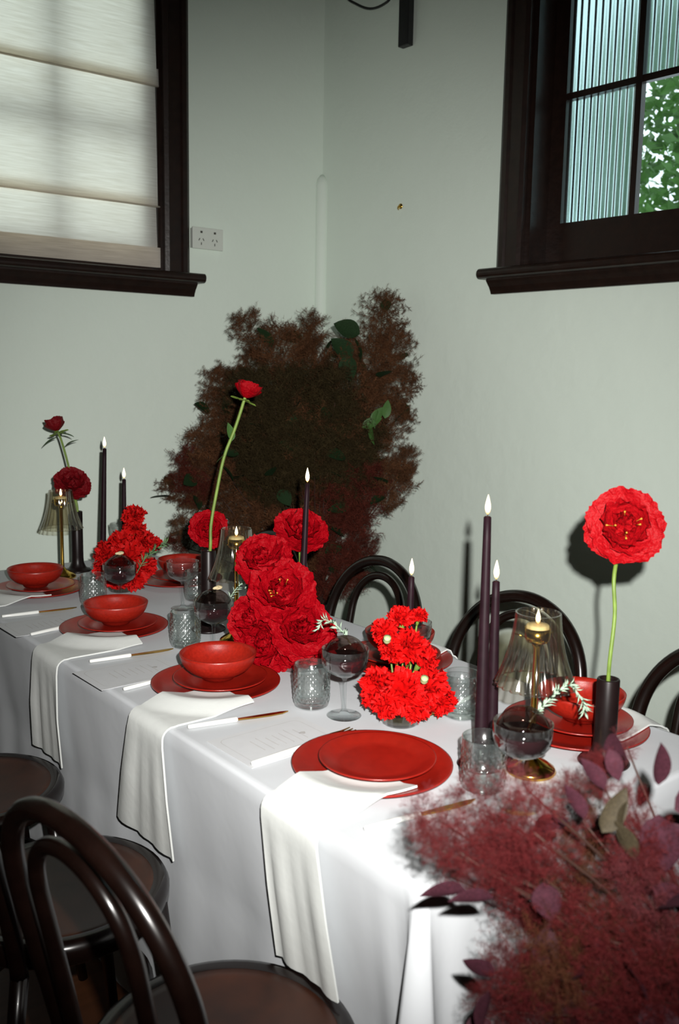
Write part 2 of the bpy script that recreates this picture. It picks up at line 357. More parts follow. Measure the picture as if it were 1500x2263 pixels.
def sash(root, o0, o1, zb0, zt0, cols, rows_z, rail, stile, yb, mun=0.022, ribbed=lambda c, r: True):
    y0, y1 = yb-0.035, yb
    build('sash_stile', box(o0, y0, zb0, o0+stile, y1, zt0), 'frame', root, False); build('sash_stile', box(o1-stile, y0, zb0, o1, y1, zt0), 'frame', root, False)
    build('sash_rail', box(o0+stile, y0, zb0, o1-stile, y1, zb0+rail), 'frame', root, False); build('sash_rail', box(o0+stile, y0, zt0-0.06, o1-stile, y1, zt0), 'frame', root, False)
    us = [o0+stile]+list(cols)+[o1-stile]; zz = [zb0+rail]+list(rows_z)+[zt0-0.06]
    for u in cols: build('muntin', box(u-mun/2, y0+0.004, zb0+rail, u+mun/2, y1-0.004, zt0-0.06), 'frame', root, False)
    for z in rows_z: build('muntin', box(o0+stile, y0+0.006, z-mun/2, o1-stile, y1-0.006, z+mun/2), 'frame', root, False)
    for ci in range(len(us)-1):
        for ri in range(len(zz)-1):
            a, b_, c, d = us[ci], us[ci+1], zz[ri], zz[ri+1]; ym = (y0+y1)/2
            if ribbed(ci, ri):
                n = int((b_-a)/0.026)*8; V = []
                for i in range(n+1):
                    u = a+(b_-a)*i/n; yy = ym+0.0030*math.sin(math.pi*i/8)**2
                    V += [Vector((u, yy, c)), Vector((u, yy, d)), Vector((u, ym-0.004, c)), Vector((u, ym-0.004, d))]
                Fc = []
                for i in range(n):
                    q = 4*i; Fc += [(q, q+4, q+5, q+1), (q+2, q+3, q+7, q+6)]
                pn = build('pane', (V, Fc), 'ribbed', root); tag(pn, 'ribbed glass pane')
            else:
                pn = build('pane', box(a, ym-0.002, c, b_, ym+0.002, d), 'clear', root, False); tag(pn, 'clear glass pane')
M['ribbed'] = solid_glass('ribbed_window_glass', (0.70, 0.80, 0.80), 1.45, 0.22, 0.0)
cR, zR = wr(1418, 320)[0], wr(1240, 206)[1]
zRb = wr(1230, 494)[1]
pw = cR-wr(1240, 330)[0]
st = max(0.03, wr(1238, 330)[0]-0.018*2-oR0)
sash(w2, oR0+0.018, oR1-0.018, zs+0.088, zo1-0.02, [cR-0.085, cR-0.085+pw, ], [zR+0.02], zRb-(zs+0.088)+0.018, 0.055, -0.10, ribbed=lambda c, r: not (c == 1 and r == 0))
cL = wl(128, 300)[0]; zLm = wl(150, 262)[1]
sash(w1, oL0+0.018, oL1-0.018, zs+0.088, zo1-0.02, [cL, cL+0.40, ], [zLm], 0.09, 0.06, -0.055, mun=0.040, ribbed=lambda c, r: False)

# roman blind hanging inside the left window
zbl = wl(355, 592)[1]; f1 = wl(350, 457)[1]; f2 = wl(345, 190)[1]
uB0 = wl(351, 300)[0]; uB1 = oL1-0.01
bl = empty('roman_blind', label='cream linen roman blind with horizontal folds inside a dark window frame', cat='blind'); bl.matrix_world = ML
def blind_panel(z0, z1, y0, y1):
    V, Fc = [], []; n, k = 12, 8
    for j in range(k+1):
        for i in range(n+1):
            z = z0+(z1-z0)*j/k; u = uB0+(uB1-uB0)*i/n
            V.append(Vector((u, y0+(y1-y0)*j/k+0.004*math.sin(3*u+5*z), z)))
    for j in range(k):
        for i in range(n):
            a = j*(n+1)+i; Fc.append((a, a+1, a+n+2, a+n+1))
    return V, Fc
yb = -0.012
tops = [zbl, f1, f2, f2+(f2-f1), zo1-0.03]
for i in range(4):
    build('fabric_panel', blind_panel(tops[i], tops[i+1]+(0.03 if i < 3 else -0.002), yb+0.012, yb-0.006), 'linen', bl)
    if i: build('fold', profile_strip([(yb+0.012, tops[i]-0.004), (yb+0.018, tops[i]), (yb+0.010, tops[i]+0.004), (yb-0.004, tops[i])], uB0, uB1), 'linen', bl)
hem = build('hem', box(uB0, yb+0.013, zbl, uB1, yb+0.0145, zbl+0.075), 'linen', bl, False)
build('headrail', box(uB0, yb-0.012, zo1-0.03, uB1, yb+0.02, zo1-0.002), 'frame', bl, False)

# double power outlet on its mounting block
u, z = wl(452, 530)
ot = empty('power_outlet', label='white double power outlet on the wall beside the blind', cat='power outlet'); ot.matrix_world = ML
ou1, ou0 = wl(418, 530)[0], wl(485, 532)[0]; zo_b, zo_t = wl(452, 553)[1], wl(452, 506)[1]
bevel(build('mounting_block', box(ou0+0.003, 0.0, zo_b+0.003, ou1-0.003, 0.022, zo_t-0.003), 'outlet', ot, False), 0.002)
bevel(build('face_plate', box(ou0, 0.022, zo_b, ou1, 0.030, zo_t), 'outlet', ot, False), 0.002)
for k in (0.28, 0.72):
    uc = ou0+(ou1-ou0)*k; zc = zo_b+(zo_t-zo_b)*0.36
    sl = [xf(box(-0.0015, 0, -0.005, 0.0015, 0.0012, 0.005), Matrix.Translation((uc+dx, 0.030, zc+dz)) @ Matrix.Rotation(a, 4, 'Y')) for dx, dz, a in ((-0.009, 0.006, 0.5), (0.009, 0.006, -0.5), (0, -0.010, 0))]
    build('socket', merge(sl), 'slot', ot, False)
    build('switch', box(uc-0.004, 0.030, zo_t-0.022, uc+0.004, 0.033, zo_t-0.014), 'slot', ot, False)
# small brass hook and a screw
u, z = wr(885, 456)
hk = build('wall_hook', merge([xf(lathe([(0.0, 0.004), (0.010, 0.003), (0.011, 0)], 12), Matrix.Rotation(-math.pi/2, 4, 'X')), tube([(0, 0, 0), (0, 0.014, -0.002), (0.002, 0.018, -0.010), (0.004, 0.014, -0.016)], 0.0025, 6)]), 'gold')
hk.matrix_world = MR @ Matrix.Translation((u, 0, z)); tag(hk, 'tiny brass hook screwed into the bare wall near the corner', 'hook')
# the iron bracket and its looped cable, hanging down from above the frame
u0, z0 = wr(902, 105); u1 = wr(914, 60)[0]; u2 = wr(892, 60)[0]
br = empty('hanging_bracket', label='black iron bracket with a looped cable high on the wall', cat='bracket'); br.matrix_world = MR
bevel(build('bar', box(u2, 0.0, z0, u1, 0.03, ZC-0.30), 'metal_black', br, False), 0.003)
c0 = wr(775, -6); c1 = wr(800, 14); c2 = wr(830, 24); c3 = wr(860, 14); c4 = wr(878, -8)
pts = [(wr(770, -60)[0], 0.03, wr(770, -60)[1])]+[(a, 0.03, b_) for a, b_ in (c0, c1, c2, c3, c4)]+[(u2, 0.02, c4[1]+0.12)]
build('cable', tube(spline(pts, 30), 0.005, 8), 'metal_black', br)

# ------------------------------------------------------------------ outside the right window: two trees
def tree(name, base, h, r, nleaf, seed, label):
    rnd = random.Random(seed); root = empty(name, base, label=label, cat='tree', group='trees outside the window')
    build('trunk', tube(spline([(0, 0, 0), (0.05, 0.03, h*0.5), (0, 0.1, h)], 10), [0.11-0.008*i for i in range(11)], 8), 'bark', root)
    V, Fc = [], []
    for i in range(nleaf):
        while True:
            p = Vector((rnd.uniform(-1, 1), rnd.uniform(-1, 1), rnd.uniform(-1, 1)))
            if p.length < 1: break
        c = Vector((p.x*r, p.y*r, h+p.z*r*1.25)); s = rnd.uniform(0.035, 0.075)
        q = Quaternion(Vector((rnd.gauss(0, 1), rnd.gauss(0, 1), rnd.gauss(0, 1))).normalized(), rnd.uniform(0, 6.28))
        k = len(V); V += [c+q @ Vector(v)*s for v in ((-1, 0, 0), (0, -0.45, 0.1), (1, 0, 0), (0, 0.45, 0.1))]; Fc.append((k, k+1, k+2, k+3))
    tag(build('crown', (V, Fc), 'tree_leaf', root, False), kind='stuff')
oc = CORNER + DR*(oR0+0.5*(oR1-oR0)) - NRin*3.2
tree('garden_tree', (oc.x+0.7, oc.y+1.6, 0), 2.9, 1.15, 9000, 3, 'leafy green tree close outside the ribbed window')
tree('garden_tree', (oc.x+2.2, oc.y-0.6, 0), 3.4, 1.3, 8000, 4, 'broad green tree standing deeper in the garden')

# ------------------------------------------------------------------ table and cloth
TX0, TX1, TY0, TY1 = 0.787, 1.553, 0.80, 3.08
tb = empty('trestle_table', ((TX0+TX1)/2, (TY0+TY1)/2, 0), label='long timber table under the white cloth', cat='table')
hx, hy = (TX1-TX0)/2-0.006, (TY1-TY0)/2-0.006
build('tabletop', box(-hx, -hy, ZT-0.035, hx, hy, ZT-0.004), 'timber', tb, False)
for sx in (-1, 1):
    for sy in (-1, 1):
        build('leg', box(sx*(hx-0.13)-0.025, sy*(hy-0.35)-0.025, 0, sx*(hx-0.13)+0.025, sy*(hy-0.35)+0.025, ZT-0.035), 'timber', tb, False)
def tablecloth():
    rc = 0.012; per = []                            # perimeter walk: (point, outward, side)
    def walk(p, q, n, out, side):
        for i in range(n): per.append((Vector(p).lerp(Vector(q), i/n), Vector(out), side))
    def arc(c, a0, n, s0):
        for i in range(n):
            a = a0+math.pi/2*i/n; d = Vector((math.cos(a), math.sin(a), 0)); per.append((Vector(c)+d*rc, d, s0))
    walk((TX0, TY1-rc, 0), (TX0, TY0+rc, 0), 190, (-1, 0, 0), 'near'); arc((TX0+rc, TY0+rc, 0), math.pi, 10, 'c1')
    walk((TX0+rc, TY0, 0), (TX1-rc, TY0, 0), 70, (0, -1, 0), 'end'); arc((TX1-rc, TY0+rc, 0), 1.5*math.pi, 10, 'c2')
    walk((TX1, TY0+rc, 0), (TX1, TY1-rc, 0), 130, (1, 0, 0), 'far'); arc((TX1-rc, TY1-rc, 0), 0, 10, 'c3')
    walk((TX1-rc, TY1, 0), (TX0+rc, TY1, 0), 50, (0, 1, 0), 'back'); arc((TX0+rc, TY1-rc, 0), math.pi/2, 10, 'c4')
    n = len(per); V, Fc = [], []
    rows = [(-0.010, 0.0), (-0.004, 0.0008), (0.0, 0.003), (0.002, 0.008)] + [(None, k/22) for k in range(1, 23)]
    for a, b_ in rows:
        for i, (p, o, side) in enumerate(per):
            if a is not None: V.append(Vector((p.x+o.x*a, p.y+o.y*a, ZT-b_))); continue
            t = b_
            drop = {'near': 0.735, 'c1': 0.735, 'end': 0.735, 'back': 0.735, 'c4': 0.735}.get(side, 0.20)
            if side == 'end': drop = 0.735-0.535*max(0, (p.x-(TX1-0.25))/0.25)**1.5
            if side == 'back': drop = 0.735-0.535*max(0, (p.x-(TX1-0.25))/0.25)**1.5
            d = 0.008+(drop-0.008)*t
            # soft folds that open towards the hem; the corner throws deep ones
            s = p.y if side in ('near', 'far') else p.x
            w = 0.004*math.sin(s*17+1.3*math.sin(s*5))+0.002*math.sin(s*41+2)+0.003*math.sin(s*7.0+d*3)
            off = 0.003+w*t*1.2
            if side == 'near':
                off -= 0.048*min(1, d/0.30)                 # pushed in a little by the chairs
                kc = max(0, 1-(p.y-TY0)/0.16); off += kc*kc*(0.07+0.035*math.sin((p.y-TY0)*90))*t
            if side == 'end':
                kc = max(0, 1-(p.x-TX0)/0.16); off += kc*kc*(0.05+0.03*math.cos((p.x-TX0)*80))*t
            if side == 'c1': off += 0.09*t
            if side == 'c4': off += 0.06*t
            V.append(Vector((p.x+o.x*off, p.y+o.y*off, ZT-d)))
    for j in range(len(rows)-1):
        for i in range(n): Fc.append((j*n+i, (j+1)*n+i, (j+1)*n+(i+1) % n, j*n+(i+1) % n))
    Fc.append(tuple(range(n)))
    return V, Fc
tc_ = build('tablecloth', tablecloth(), 'cloth'); tag(tc_, 'long white tablecloth draped over the dining table', 'tablecloth')
tc_.data.polygons[len(tc_.data.polygons)-1].use_smooth = False

# ------------------------------------------------------------------ bentwood chairs
def hoop(w0, w1, x0, x1, z0, z1, rnd_h, n=40):
    # an upturned U: sides from z0, round top reaching z1, leaning back from x0 to x1
    pts = []
    zs_ = z1-rnd_h
    for i in range(13):
        t = i/12; z = z0+(zs_-z0)*t; pts.append((-(w0+(w1-w0)*math.sin(t*math.pi/2)), z))
    for i in range(1, n):
        a = math.pi*i/n; pts.append((-w1*math.cos(a), zs_+rnd_h*math.sin(a)**0.9))
    for i in range(12, -1, -1):
        t = i/12; z = z0+(zs_-z0)*t; pts.append(((w0+(w1-w0)*math.sin(t*math.pi/2)), z))
    return [Vector((x0+(x1-x0)*((z-z0)/(z1-z0))**1.15, y, z)) for y, z in pts]
def make_chair(loc, rz, label, group=None):
    r = empty('bentwood_chair', loc, rz, label, 'chair', group); SH = 0.46
    build('seat', lathe([(0.0005, SH-0.010), (0.08, SH-0.009), (0.155, SH-0.002), (0.176, SH+0.002), (0.178, SH-0.012), (0.0005, SH-0.018)], 48), 'seat', r)
    build('seat_rim', lathe([(0.170, SH+0.001), (0.182, SH+0.004), (0.194, SH), (0.200, SH-0.012), (0.199, SH-0.034), (0.190, SH-0.042), (0.172, SH-0.040), (0.170, SH+0.001)], 56), 'chair', r)
    build('back_hoop', tube(hoop(0.168, 0.196, -0.145, -0.245, SH-0.03, 0.890, 0.20), 0.0150, 12), 'chair', r)
    build('inner_hoop', tube(hoop(0.098, 0.108, -0.165, -0.240, SH-0.005, 0.847, 0.115), 0.0115, 10), 'chair', r)
    for s in (-1, 1):
        build('leg', tube([(-0.145, s*0.168, SH-0.03), (-0.165, s*0.172, 0.25), (-0.215, s*0.180, 0.0)], [0.0155, 0.0145, 0.012], 10), 'chair', r)
        build('leg', tube([(0.135, s*0.125, SH-0.03), (0.150, s*0.145, 0.25), (0.185, s*0.170, 0.0)], [0.017, 0.015, 0.011], 10), 'chair', r)
    n = 40; ring = [Vector((0.158*math.cos(2*math.pi*i/n), 0.158*math.sin(2*math.pi*i/n), 0.25)) for i in range(n+1)]
    build('stretcher_ring', tube(ring, 0.0095, 8, False), 'chair', r)
    return r
chair0 = make_chair((0.625, 1.03, 0), 0.14, 'dark bentwood chair drawn up to the setting without a bowl')
def chair_at(x, y, rz, label):
    c = copy_tree(chair0); c.location = (x, y, 0); c.rotation_euler = (0, 0, rz); c['label'] = label; return c
chair_at(0.600, 1.57, 0.03, 'dark bentwood chair drawn up to the red bowl beside the big crimson blooms')
chair_at(0.600, 2.09, -0.04, 'dark bentwood chair on the open side of the table, two places from the bowl-less setting')
XF = 1.475
chair_at(XF, 2.475, math.pi+0.05, 'dark bentwood chair half hidden behind the crimson blooms beside the smoke bush')
chair_at(XF, 1.955, math.pi-0.03, 'dark bentwood chair against the wall side, behind the short candle and carnations')
chair_at(XF, 1.415, math.pi+0.02, 'dark bentwood chair behind the glass shaded lamp by the poppy and tall candles')
chair_at(XF+0.01, 0.885, math.pi-0.02, 'dark bentwood chair past the tall poppy, at the end of the table')

# ------------------------------------------------------------------ crockery
def plate_prof(R, h, foot=0.6, t=0.004):
    return [(0.0005, h*0.28), (R*foot, h*0.30), (R*(foot+0.09), h*0.34), (R*(foot+0.15), h*0.48), (R*0.90, h*0.82), (R*0.98, h*0.985), (R, h), (R*0.998, h-t*0.7), (R*0.95, h*0.74), (R*(foot+0.06), h*0.10), (R*foot, 0), (R*foot*0.9, h*0.12), (0.0005, h*0.14)]
def bowl_prof(R, h):
    out = [(R*math.sin(a)**0.75 if a > 0 else 0.0005, h*(1-math.cos(a))*0.98+0.004) for a in [math.pi/2*k/12 for k in range(13)]]
    inner = [(max(0.0005, r-0.0045), z+0.004) for r, z in out]
    foot = R*0.42
    o2 = [(r, z) for r, z in out if r > foot]
    return [(0.0005, 0.006), (foot-0.006, 0.003), (foot-0.004, 0), (foot, 0)]+o2[:-1]+[(R, h), (R-0.002, h+0.0015)]+[p for p in reversed(inner) if p[1] < h-0.002]
CH = mesh('charger_plate', *lathe(plate_prof(0.137, 0.017), 72)); SP = mesh('side_plate', *lathe(plate_prof(0.100, 0.015), 64)); BW = mesh('bowl', *lathe(bowl_prof(0.082, 0.055), 64))
def lay(name, me, material, loc, label, cat, group, rz=0.0):
    o = link(name, me, material); o.location = loc; o.rotation_euler = (0, 0, rz); return tag(o, label, cat, group)
near = [(0.985, 2.695), (0.990, 2.170), (0.978, 1.640), (0.975, 1.122)]
where = ['at the place by the burgundy flowers', 'one place along from the burgundy flowers', 'beside the big crimson blooms', 'at the place without a bowl']
far = [(1.415, 2.58), (1.43, 2.06), (1.415, 1.545), (1.418, 1.03)]
fwhere = ['behind the empty coupe glass', 'hidden behind the big crimson blooms', 'behind the bright carnations', 'behind the lamp by the poppy']
ZS = ZT+0.0165
for i, (x, y) in enumerate(near):
    lay('charger_plate', CH, 'plate', (x, y, ZT+0.0005), 'large round red charger plate '+where[i], 'plate', 'large red chargers')
    lay('side_plate', SP, 'plate', (x+0.008, y-0.004, ZS-0.004), 'smaller red plate on the napkin '+where[i], 'plate', 'smaller red plates')
    if i < 3: lay('bowl', BW, 'bowl', (x+0.006-0.012*(i == 0), y+0.002, ZS+0.0045), 'deep red ceramic bowl on plates '+where[i], 'bowl', 'red bowls')
for i, (x, y) in enumerate(far):
    if i == 1: continue                             # that place is wholly hidden by the blooms
    lay('charger_plate', CH, 'plate', (x-0.012, y, ZT+0.0005), 'large round red charger plate on the wall side, '+fwhere[i], 'plate', 'large red chargers')
    lay('side_plate', SP, 'plate', (x, y, ZS-0.004), 'smaller red plate on the wall side, '+fwhere[i], 'plate', 'smaller red plates')
    lay('bowl', BW, 'bowl', (x+0.004, y, ZS+0.0045), 'deep red bowl on the wall side, '+fwhere[i], 'bowl', 'red bowls')

# ------------------------------------------------------------------ napkins: on the charger, under the small plate, over the table edge
def napkin(cx, cy, y0, y1, yb0, yb1, zb0, zb1, x_end, sgn=1, edge=TX0, seed=0):
    # y0..y1 at the table, yb0..yb1 and heights zb0, zb1 at the two hem corners
    rnd = random.Random(seed); V, Fc = [], []; nw, ns = 14, 44
    ex = edge-0.012*sgn
    def ztab(x, y):
        d = math.hypot(x-cx, y-cy)
        if d < 0.085: return ZT+0.0075
        if d < 0.137: return ZT+0.0075+0.0135*((d-0.085)/0.052)
        return ZT+max(0.0035, 0.021-0.0175*min(1, (d-0.137)/0.045))
    top_n = 22
    for i in range(ns+1):
        for j in range(nw+1):
            w = j/nw
            if i <= top_n:
                t = i/top_n; x = x_end+(ex+0.02*sgn-x_end)*t; y = y0+(y1-y0)*w
                z = ztab(x, y)
                if i == top_n: z -= 0.001
            elif i <= top_n+5:
                k = (i-top_n)/5*math.pi/2; y = y0+(y1-y0)*w
                x = ex+0.02*sgn-0.026*sgn*math.sin(k); z = ZT+0.0035-0.022*(1-math.cos(k))
            else:
                t = (i-top_n-5)/(ns-top_n-5)
                yb = yb0+(yb1-yb0)*w; zb = zb0+(zb1-zb0)*w
                y = (y0+(y1-y0)*w)*(1-t)+yb*t; z = (ZT-0.0185)*(1-t)+zb*t
                fold = 0.007*math.sin(w*9.0+1.0+seed)+0.004*math.sin(w*4+seed)
                x = ex-0.006*sgn-sgn*abs(fold)*min(1, t*2.0)-0.004*sgn+0.043*sgn*min(1, (ZT-z)/0.30)*(sgn > 0)
            V.append(Vector((x, y, z)))
    for i in range(ns):
        for j in range(nw):
            a = i*(nw+1)+j; Fc.append((a, a+1, a+nw+2, a+nw+1))
    me = mesh('napkin', V, Fc); o = link('napkin', me, 'napkin')
    s = o.modifiers.new('thick', 'SOLIDIFY'); s.thickness = 0.0035; s.offset = 0.0
    e = o.modifiers.new('hem_edge', 'EDGE_SPLIT'); e.split_angle = math.radians(50)
    return o
specs = [(0, 2.575, 2.73, 2.58, 2.75, 0.47, 0.465), (1, 2.00, 2.15, 2.055, 2.245, 0.466, 0.464), (2, 1.485, 1.625, 1.505, 1.755, 0.470, 0.464), (3, 1.005, 1.150, 0.985, 1.150, 0.474, 0.464)]
for i, y0, y1, b0, b1, z0, z1 in specs:
    n_ = napkin(near[i][0], near[i][1], y0, y1, b0, b1, z0, z1, near[i][0]-0.005, seed=i)
    tag(n_, 'folded white napkin hanging over the table edge '+where[i], 'napkin', 'white napkins')
for i, y0, y1 in ((2, 1.50, 1.64), (3, 0.93, 1.07)):
    n_ = napkin(far[i][0]-0.012, far[i][1], y0, y1, y0-0.01, y1+0.01, 0.58, 0.58, far[i][0]-0.005, sgn=-1, edge=TX1, seed=i+5)
    tag(n_, 'folded white napkin draped over the wall side edge, '+fwhere[i], 'napkin', 'white napkins')

# ------------------------------------------------------------------ cutlery
def flat(outline, z0, z1):
    n = len(outline); V = [Vector((x, y, z0)) for x, y in outline]+[Vector((x, y, z1)) for x, y in outline]
    return V, [tuple(range(n-1, -1, -1)), tuple(range(n, 2*n))]+[(i, (i+1) % n, (i+1) % n+n, i+n) for i in range(n)]
def handle_part(L=0.098):
    return xf(tube([(0, 0, 0), (0.002, 0, 0), (L*0.5, 0, 0), (L-0.002, 0, 0), (L, 0, 0)], [0.0028, 0.0040, 0.0046, 0.0050, 0.0046], 10), Matrix.Translation((0, 0, 0.0052)))
KH = mesh('handle', *handle_part()); 
KB = mesh('blade', *flat([(0.097, -0.0035), (0.105, -0.004), (0.13, -0.0065), (0.165, -0.0075), (0.19, -0.005), (0.205, 0.002), (0.19, 0.0045), (0.13, 0.0040), (0.097, 0.0035)], 0.004, 0.0062))
def fork_head():
    parts = [flat([(0.097, -0.003), (0.14, -0.0025), (0.152, -0.011), (0.168, -0.0125), (0.168, 0.0125), (0.152, 0.011), (0.14, 0.0025), (0.097, 0.003)], 0.0045, 0.0065)]
    for k in range(4):
        y = -0.0108+0.0072*k; parts.append(tube([(0.167, y, 0.0055), (0.19, y, 0.0045), (0.208, y, 0.0065)], [0.0020, 0.0018, 0.0010], 6))
    return merge(parts)
FHm = mesh('tines', *fork_head())
def cutlery(kind, p, q, label, group):
    p = Vector(p); q = Vector(q); a = math.atan2(q.y-p.y, q.x-p.x)
    r = empty(kind, (p.x, p.y, ZT+0.0008), a, label, 'knife' if 'knife' in kind else 'fork', group)
    h = link('handle', KH, 'handle', r); h['label'] = 'white handle'
    if 'knife' in kind: o = link('blade', KB, 'goldcut', r, False); o['label'] = 'gold blade'
    else: r.scale = (1.15, 1.15, 1.0); o = link('tines', FHm, 'goldcut', r); o['label'] = 'gold fork head'
for i, (a, b_) in enumerate([((4, 1367), (160, 1348)), ((198, 1467), (370, 1441)), ((415, 1613), (628, 1580)), ((805, 1840), (1010, 1786))]):
    cutlery('table_knife', onz(*a), onz(*b_), 'gold bladed white knife lying '+['at the place by the burgundy flowers', 'beside the bowl one place along from the burgundy flowers', 'between the crimson blooms\' red bowl and a menu card', 'beside the table end smoke bush'][i], 'white and gold knives')
for i, (a, b_) in enumerate([((68, 1407), (185, 1380)), ((273, 1529), (395, 1497)), ((556, 1695), (775, 1622))]):
    cutlery('table_fork', onz(*a), onz(*b_), 'white handled gold fork tucked '+['one place along from the burgundy flowers', 'beside the bowl near the crimson blooms', 'behind the charger without a bowl'][i], 'white and gold forks')
cutlery('table_knife', (1.405, 1.27, 0), (1.21, 1.24, 0), 'white handled knife with a gold blade on the wall side near a tumbler', 'white and gold knives')

# ------------------------------------------------------------------ menu cards
def menu_card(center, ang, label):
    r = empty('menu_card', (center[0], center[1], ZT+0.001), ang, label, 'menu card', 'menu cards between the places')
    w, h = 0.105, 0.073
    build('paper', box(-w, -h, 0, w, h, 0.0010), 'card', r, False)
    rr = [];                                        # printed rounded border
    n = 6; hw, hh, rad = w-0.016, h-0.012, 0.016
    loop = []
    for cx, cy, a0 in ((hw-rad, hh-rad, 0), (-hw+rad, hh-rad, 1), (-hw+rad, -hh+rad, 2), (hw-rad, -hh+rad, 3)):
        for k in range(n+1):
            a = math.pi/2*(a0+k/n); loop.append((cx+rad*math.cos(a), cy+rad*math.sin(a), math.cos(a), math.sin(a)))
    V, Fc = [], []; t = 0.0011; L = len(loop)
    for x, y, c, s in loop: V += [Vector((x-c*t/2, y-s*t/2, 0.00115)), Vector((x+c*t/2, y+s*t/2, 0.00115))]
    for k in range(L): a = 2*k; b_ = 2*((k+1) % L); Fc.append((a, a+1, b_+1, b_))
    build('printed_border', (V, Fc), 'ink', r, False)
    rnd = random.Random(int(center[1]*100)); ps = []
    for k in range(7):
        x = -hw+0.045+k*0.016; l = rnd.uniform(0.02, 0.034); ps.append(flat([(x, -l), (x+0.0016, -l), (x+0.0016, l), (x, l)], 0.0011, 0.0012))
    build('printed_lines', merge(ps), 'ink', r, False)
    build('printed_emblem', flat([(hw-0.030+0.006*math.cos(a)*(1+0.3*math.sin(3*a)), 0.006*math.sin(a)) for a in [2*math.pi*k/12 for k in range(12)]], 0.0011, 0.0012), 'ink', r, False)
for i, ((x, y), lb) in enumerate([((100, 1381), 'pale printed menu card at the place by the burgundy flowers'), ((290, 1487), 'pale printed menu card beside the bowl one place along from the burgundy flowers'), ((612, 1638), 'pale printed menu card beside the place without a bowl')]):
    p = onz(x, y); menu_card(p, 0.02, lb)

# ------------------------------------------------------------------ glassware
def tumbler_mesh():
    R, h = 0.0365, 0.088; n, rows = 160, 64; V, Fc = [], []
    prof = []
    for j in range(rows+1):
        t = j/rows; z = 0.004+t*(h-0.004); prof.append((R*(0.94+0.06*min(1, t*6)), z, t))
    for r, z, t in prof:
        for i in range(n):
            a = 2*math.pi*i/n
            d = 0.0016*max(0, math.sin(a*20+(math.pi if int(t*13) % 2 else 0)))*math.sin(t*13*math.pi % math.pi) if 0.05 < t < 0.85 else 0
            V.append(Vector(((r+d)*math.cos(a), (r+d)*math.sin(a), z)))
    for j in range(rows):
        for i in range(n):
            a, b_ = j*n+i, j*n+(i+1) % n; Fc.append((a, b_, b_+n, a+n))
    inner = lathe([(R-0.0008, h+0.001), (R-0.003, h), (R-0.0035, h*0.5), (R-0.0045, 0.016), (R-0.012, 0.011), (0.0005, 0.010)], n)
    base = lathe([(0.0005, 0.001), (R*0.8, 0.0), (R*0.94, 0.004)], n)
    k = len(V); ring0 = rows*n
    parts = (V, Fc); out = merge([parts, inner, base])
    for i in range(n):
        out[1].append((ring0+i, ring0+(i+1) % n, k+(i+1) % n, k+i))
    return out
TM = mesh('tumbler', *tumbler_mesh())
def tumbler(p, label):
    o = link('tumbler', TM, 'tumbler'); o.location = (p[0], p[1], ZT+0.0005); o.rotation_euler = (0, 0, p[0]*40); tag(o, label, 'glass', 'pebbled glass tumblers')
tumbler(onz(207, 1336), 'pebbled glass tumbler at the bowl by the burgundy flowers')
tumbler(onz(410, 1428), 'pale green pebbled tumbler beside the bowl one place along from the burgundy flowers')
tumbler(onz(688, 1560), 'pale green pebbled tumbler between the crimson blooms and the rosemary cocktail')
tumbler(onz(1018, 1582), 'pebbled glass tumbler half hidden behind the bright carnations')
tumbler(onz(1066, 1742), 'pebbled glass tumbler before the tall dark candles')
tumbler(onz(436, 1326), 'pebbled glass tumbler behind the coupe on the wall side')
CO_H, CO_R = 0.138, 0.0465
def coupe_prof():
    out = [(0.0042, 0.072), (0.007, 0.078), (0.022, 0.085), (0.036, 0.093), (0.0435, 0.103), (0.0455, 0.115), (CO_R, CO_H)]
    inn = [(r-0.0012, z) for r, z in reversed(out[2:])]
    return out+inn+[(0.006, 0.083), (0.0005, 0.081)]
CB = mesh('cup', *lathe(coupe_prof(), 56, lambda a, j: 1+(0.010*math.sin(a*36) if 2 < j < 6 else 0)))
CS = mesh('foot', *lathe([(0.0005, 0.0), (0.033, 0.0), (0.0345, 0.0015), (0.030, 0.0035), (0.010, 0.006), (0.0045, 0.014), (0.0035, 0.03), (0.0038, 0.06), (0.0045, 0.074)], 40))
CW = mesh('drink', *lathe([(0.0005, 0.084), (0.020, 0.0865), (0.0335, 0.094), (0.0415, 0.104), (0.0435, 0.115), (0.0440, 0.121), (0.043, 0.1222), (0.0005, 0.1222)], 48))
BUB = mesh('smoke_bubble', *lathe([(0.0425*math.cos(a), 0.1225+0.040*math.sin(a)) for a in [math.pi/2*k/14 for k in range(14)]]+[(0.0005, 0.1625)], 40))
def coupe(p, label, full=True, bubble=False):
    r = empty('coupe_glass', (p[0], p[1], ZT+0.0005), p[1]*7, label, 'glass', 'stemmed coupe glasses')
    link('cup', CB, 'etched', r); link('stem_and_foot', CS, 'clear', r)
    if full:
        d = link('drink', CW, 'wine', r); d['label'] = 'dark red drink'
    if bubble:
        d = link('smoke_bubble', BUB, 'bubble', r); d['label'] = 'smoky bubble over the drink'
    return r
pC1, pC2, pC3, pC4 = onz(266, 1352), onz(472, 1450), onz(760, 1582), onz(1147, 1782)
coupe(pC1, 'coupe of dark drink under a smoky bubble before the red carnations', True, True)
coupe(pC2, 'coupe of dark drink under a smoky bubble beside the crimson blooms', True, True)
coupe(pC3, 'coupe of dark drink with a rosemary sprig beside the bright carnations', True, True)
coupe(pC4, 'coupe of dark drink with rosemary in front of the lamp by the poppy', True, True)
coupe(onz(404, 1345), 'empty coupe glass in front of the wall side bowl', False)
coupe((1.40, 2.98, ZT), 'empty coupe glass behind the tall candle by the burgundy flowers', False)
coupe((1.335, 1.42, ZT), 'empty coupe glass behind the bright carnations', False)
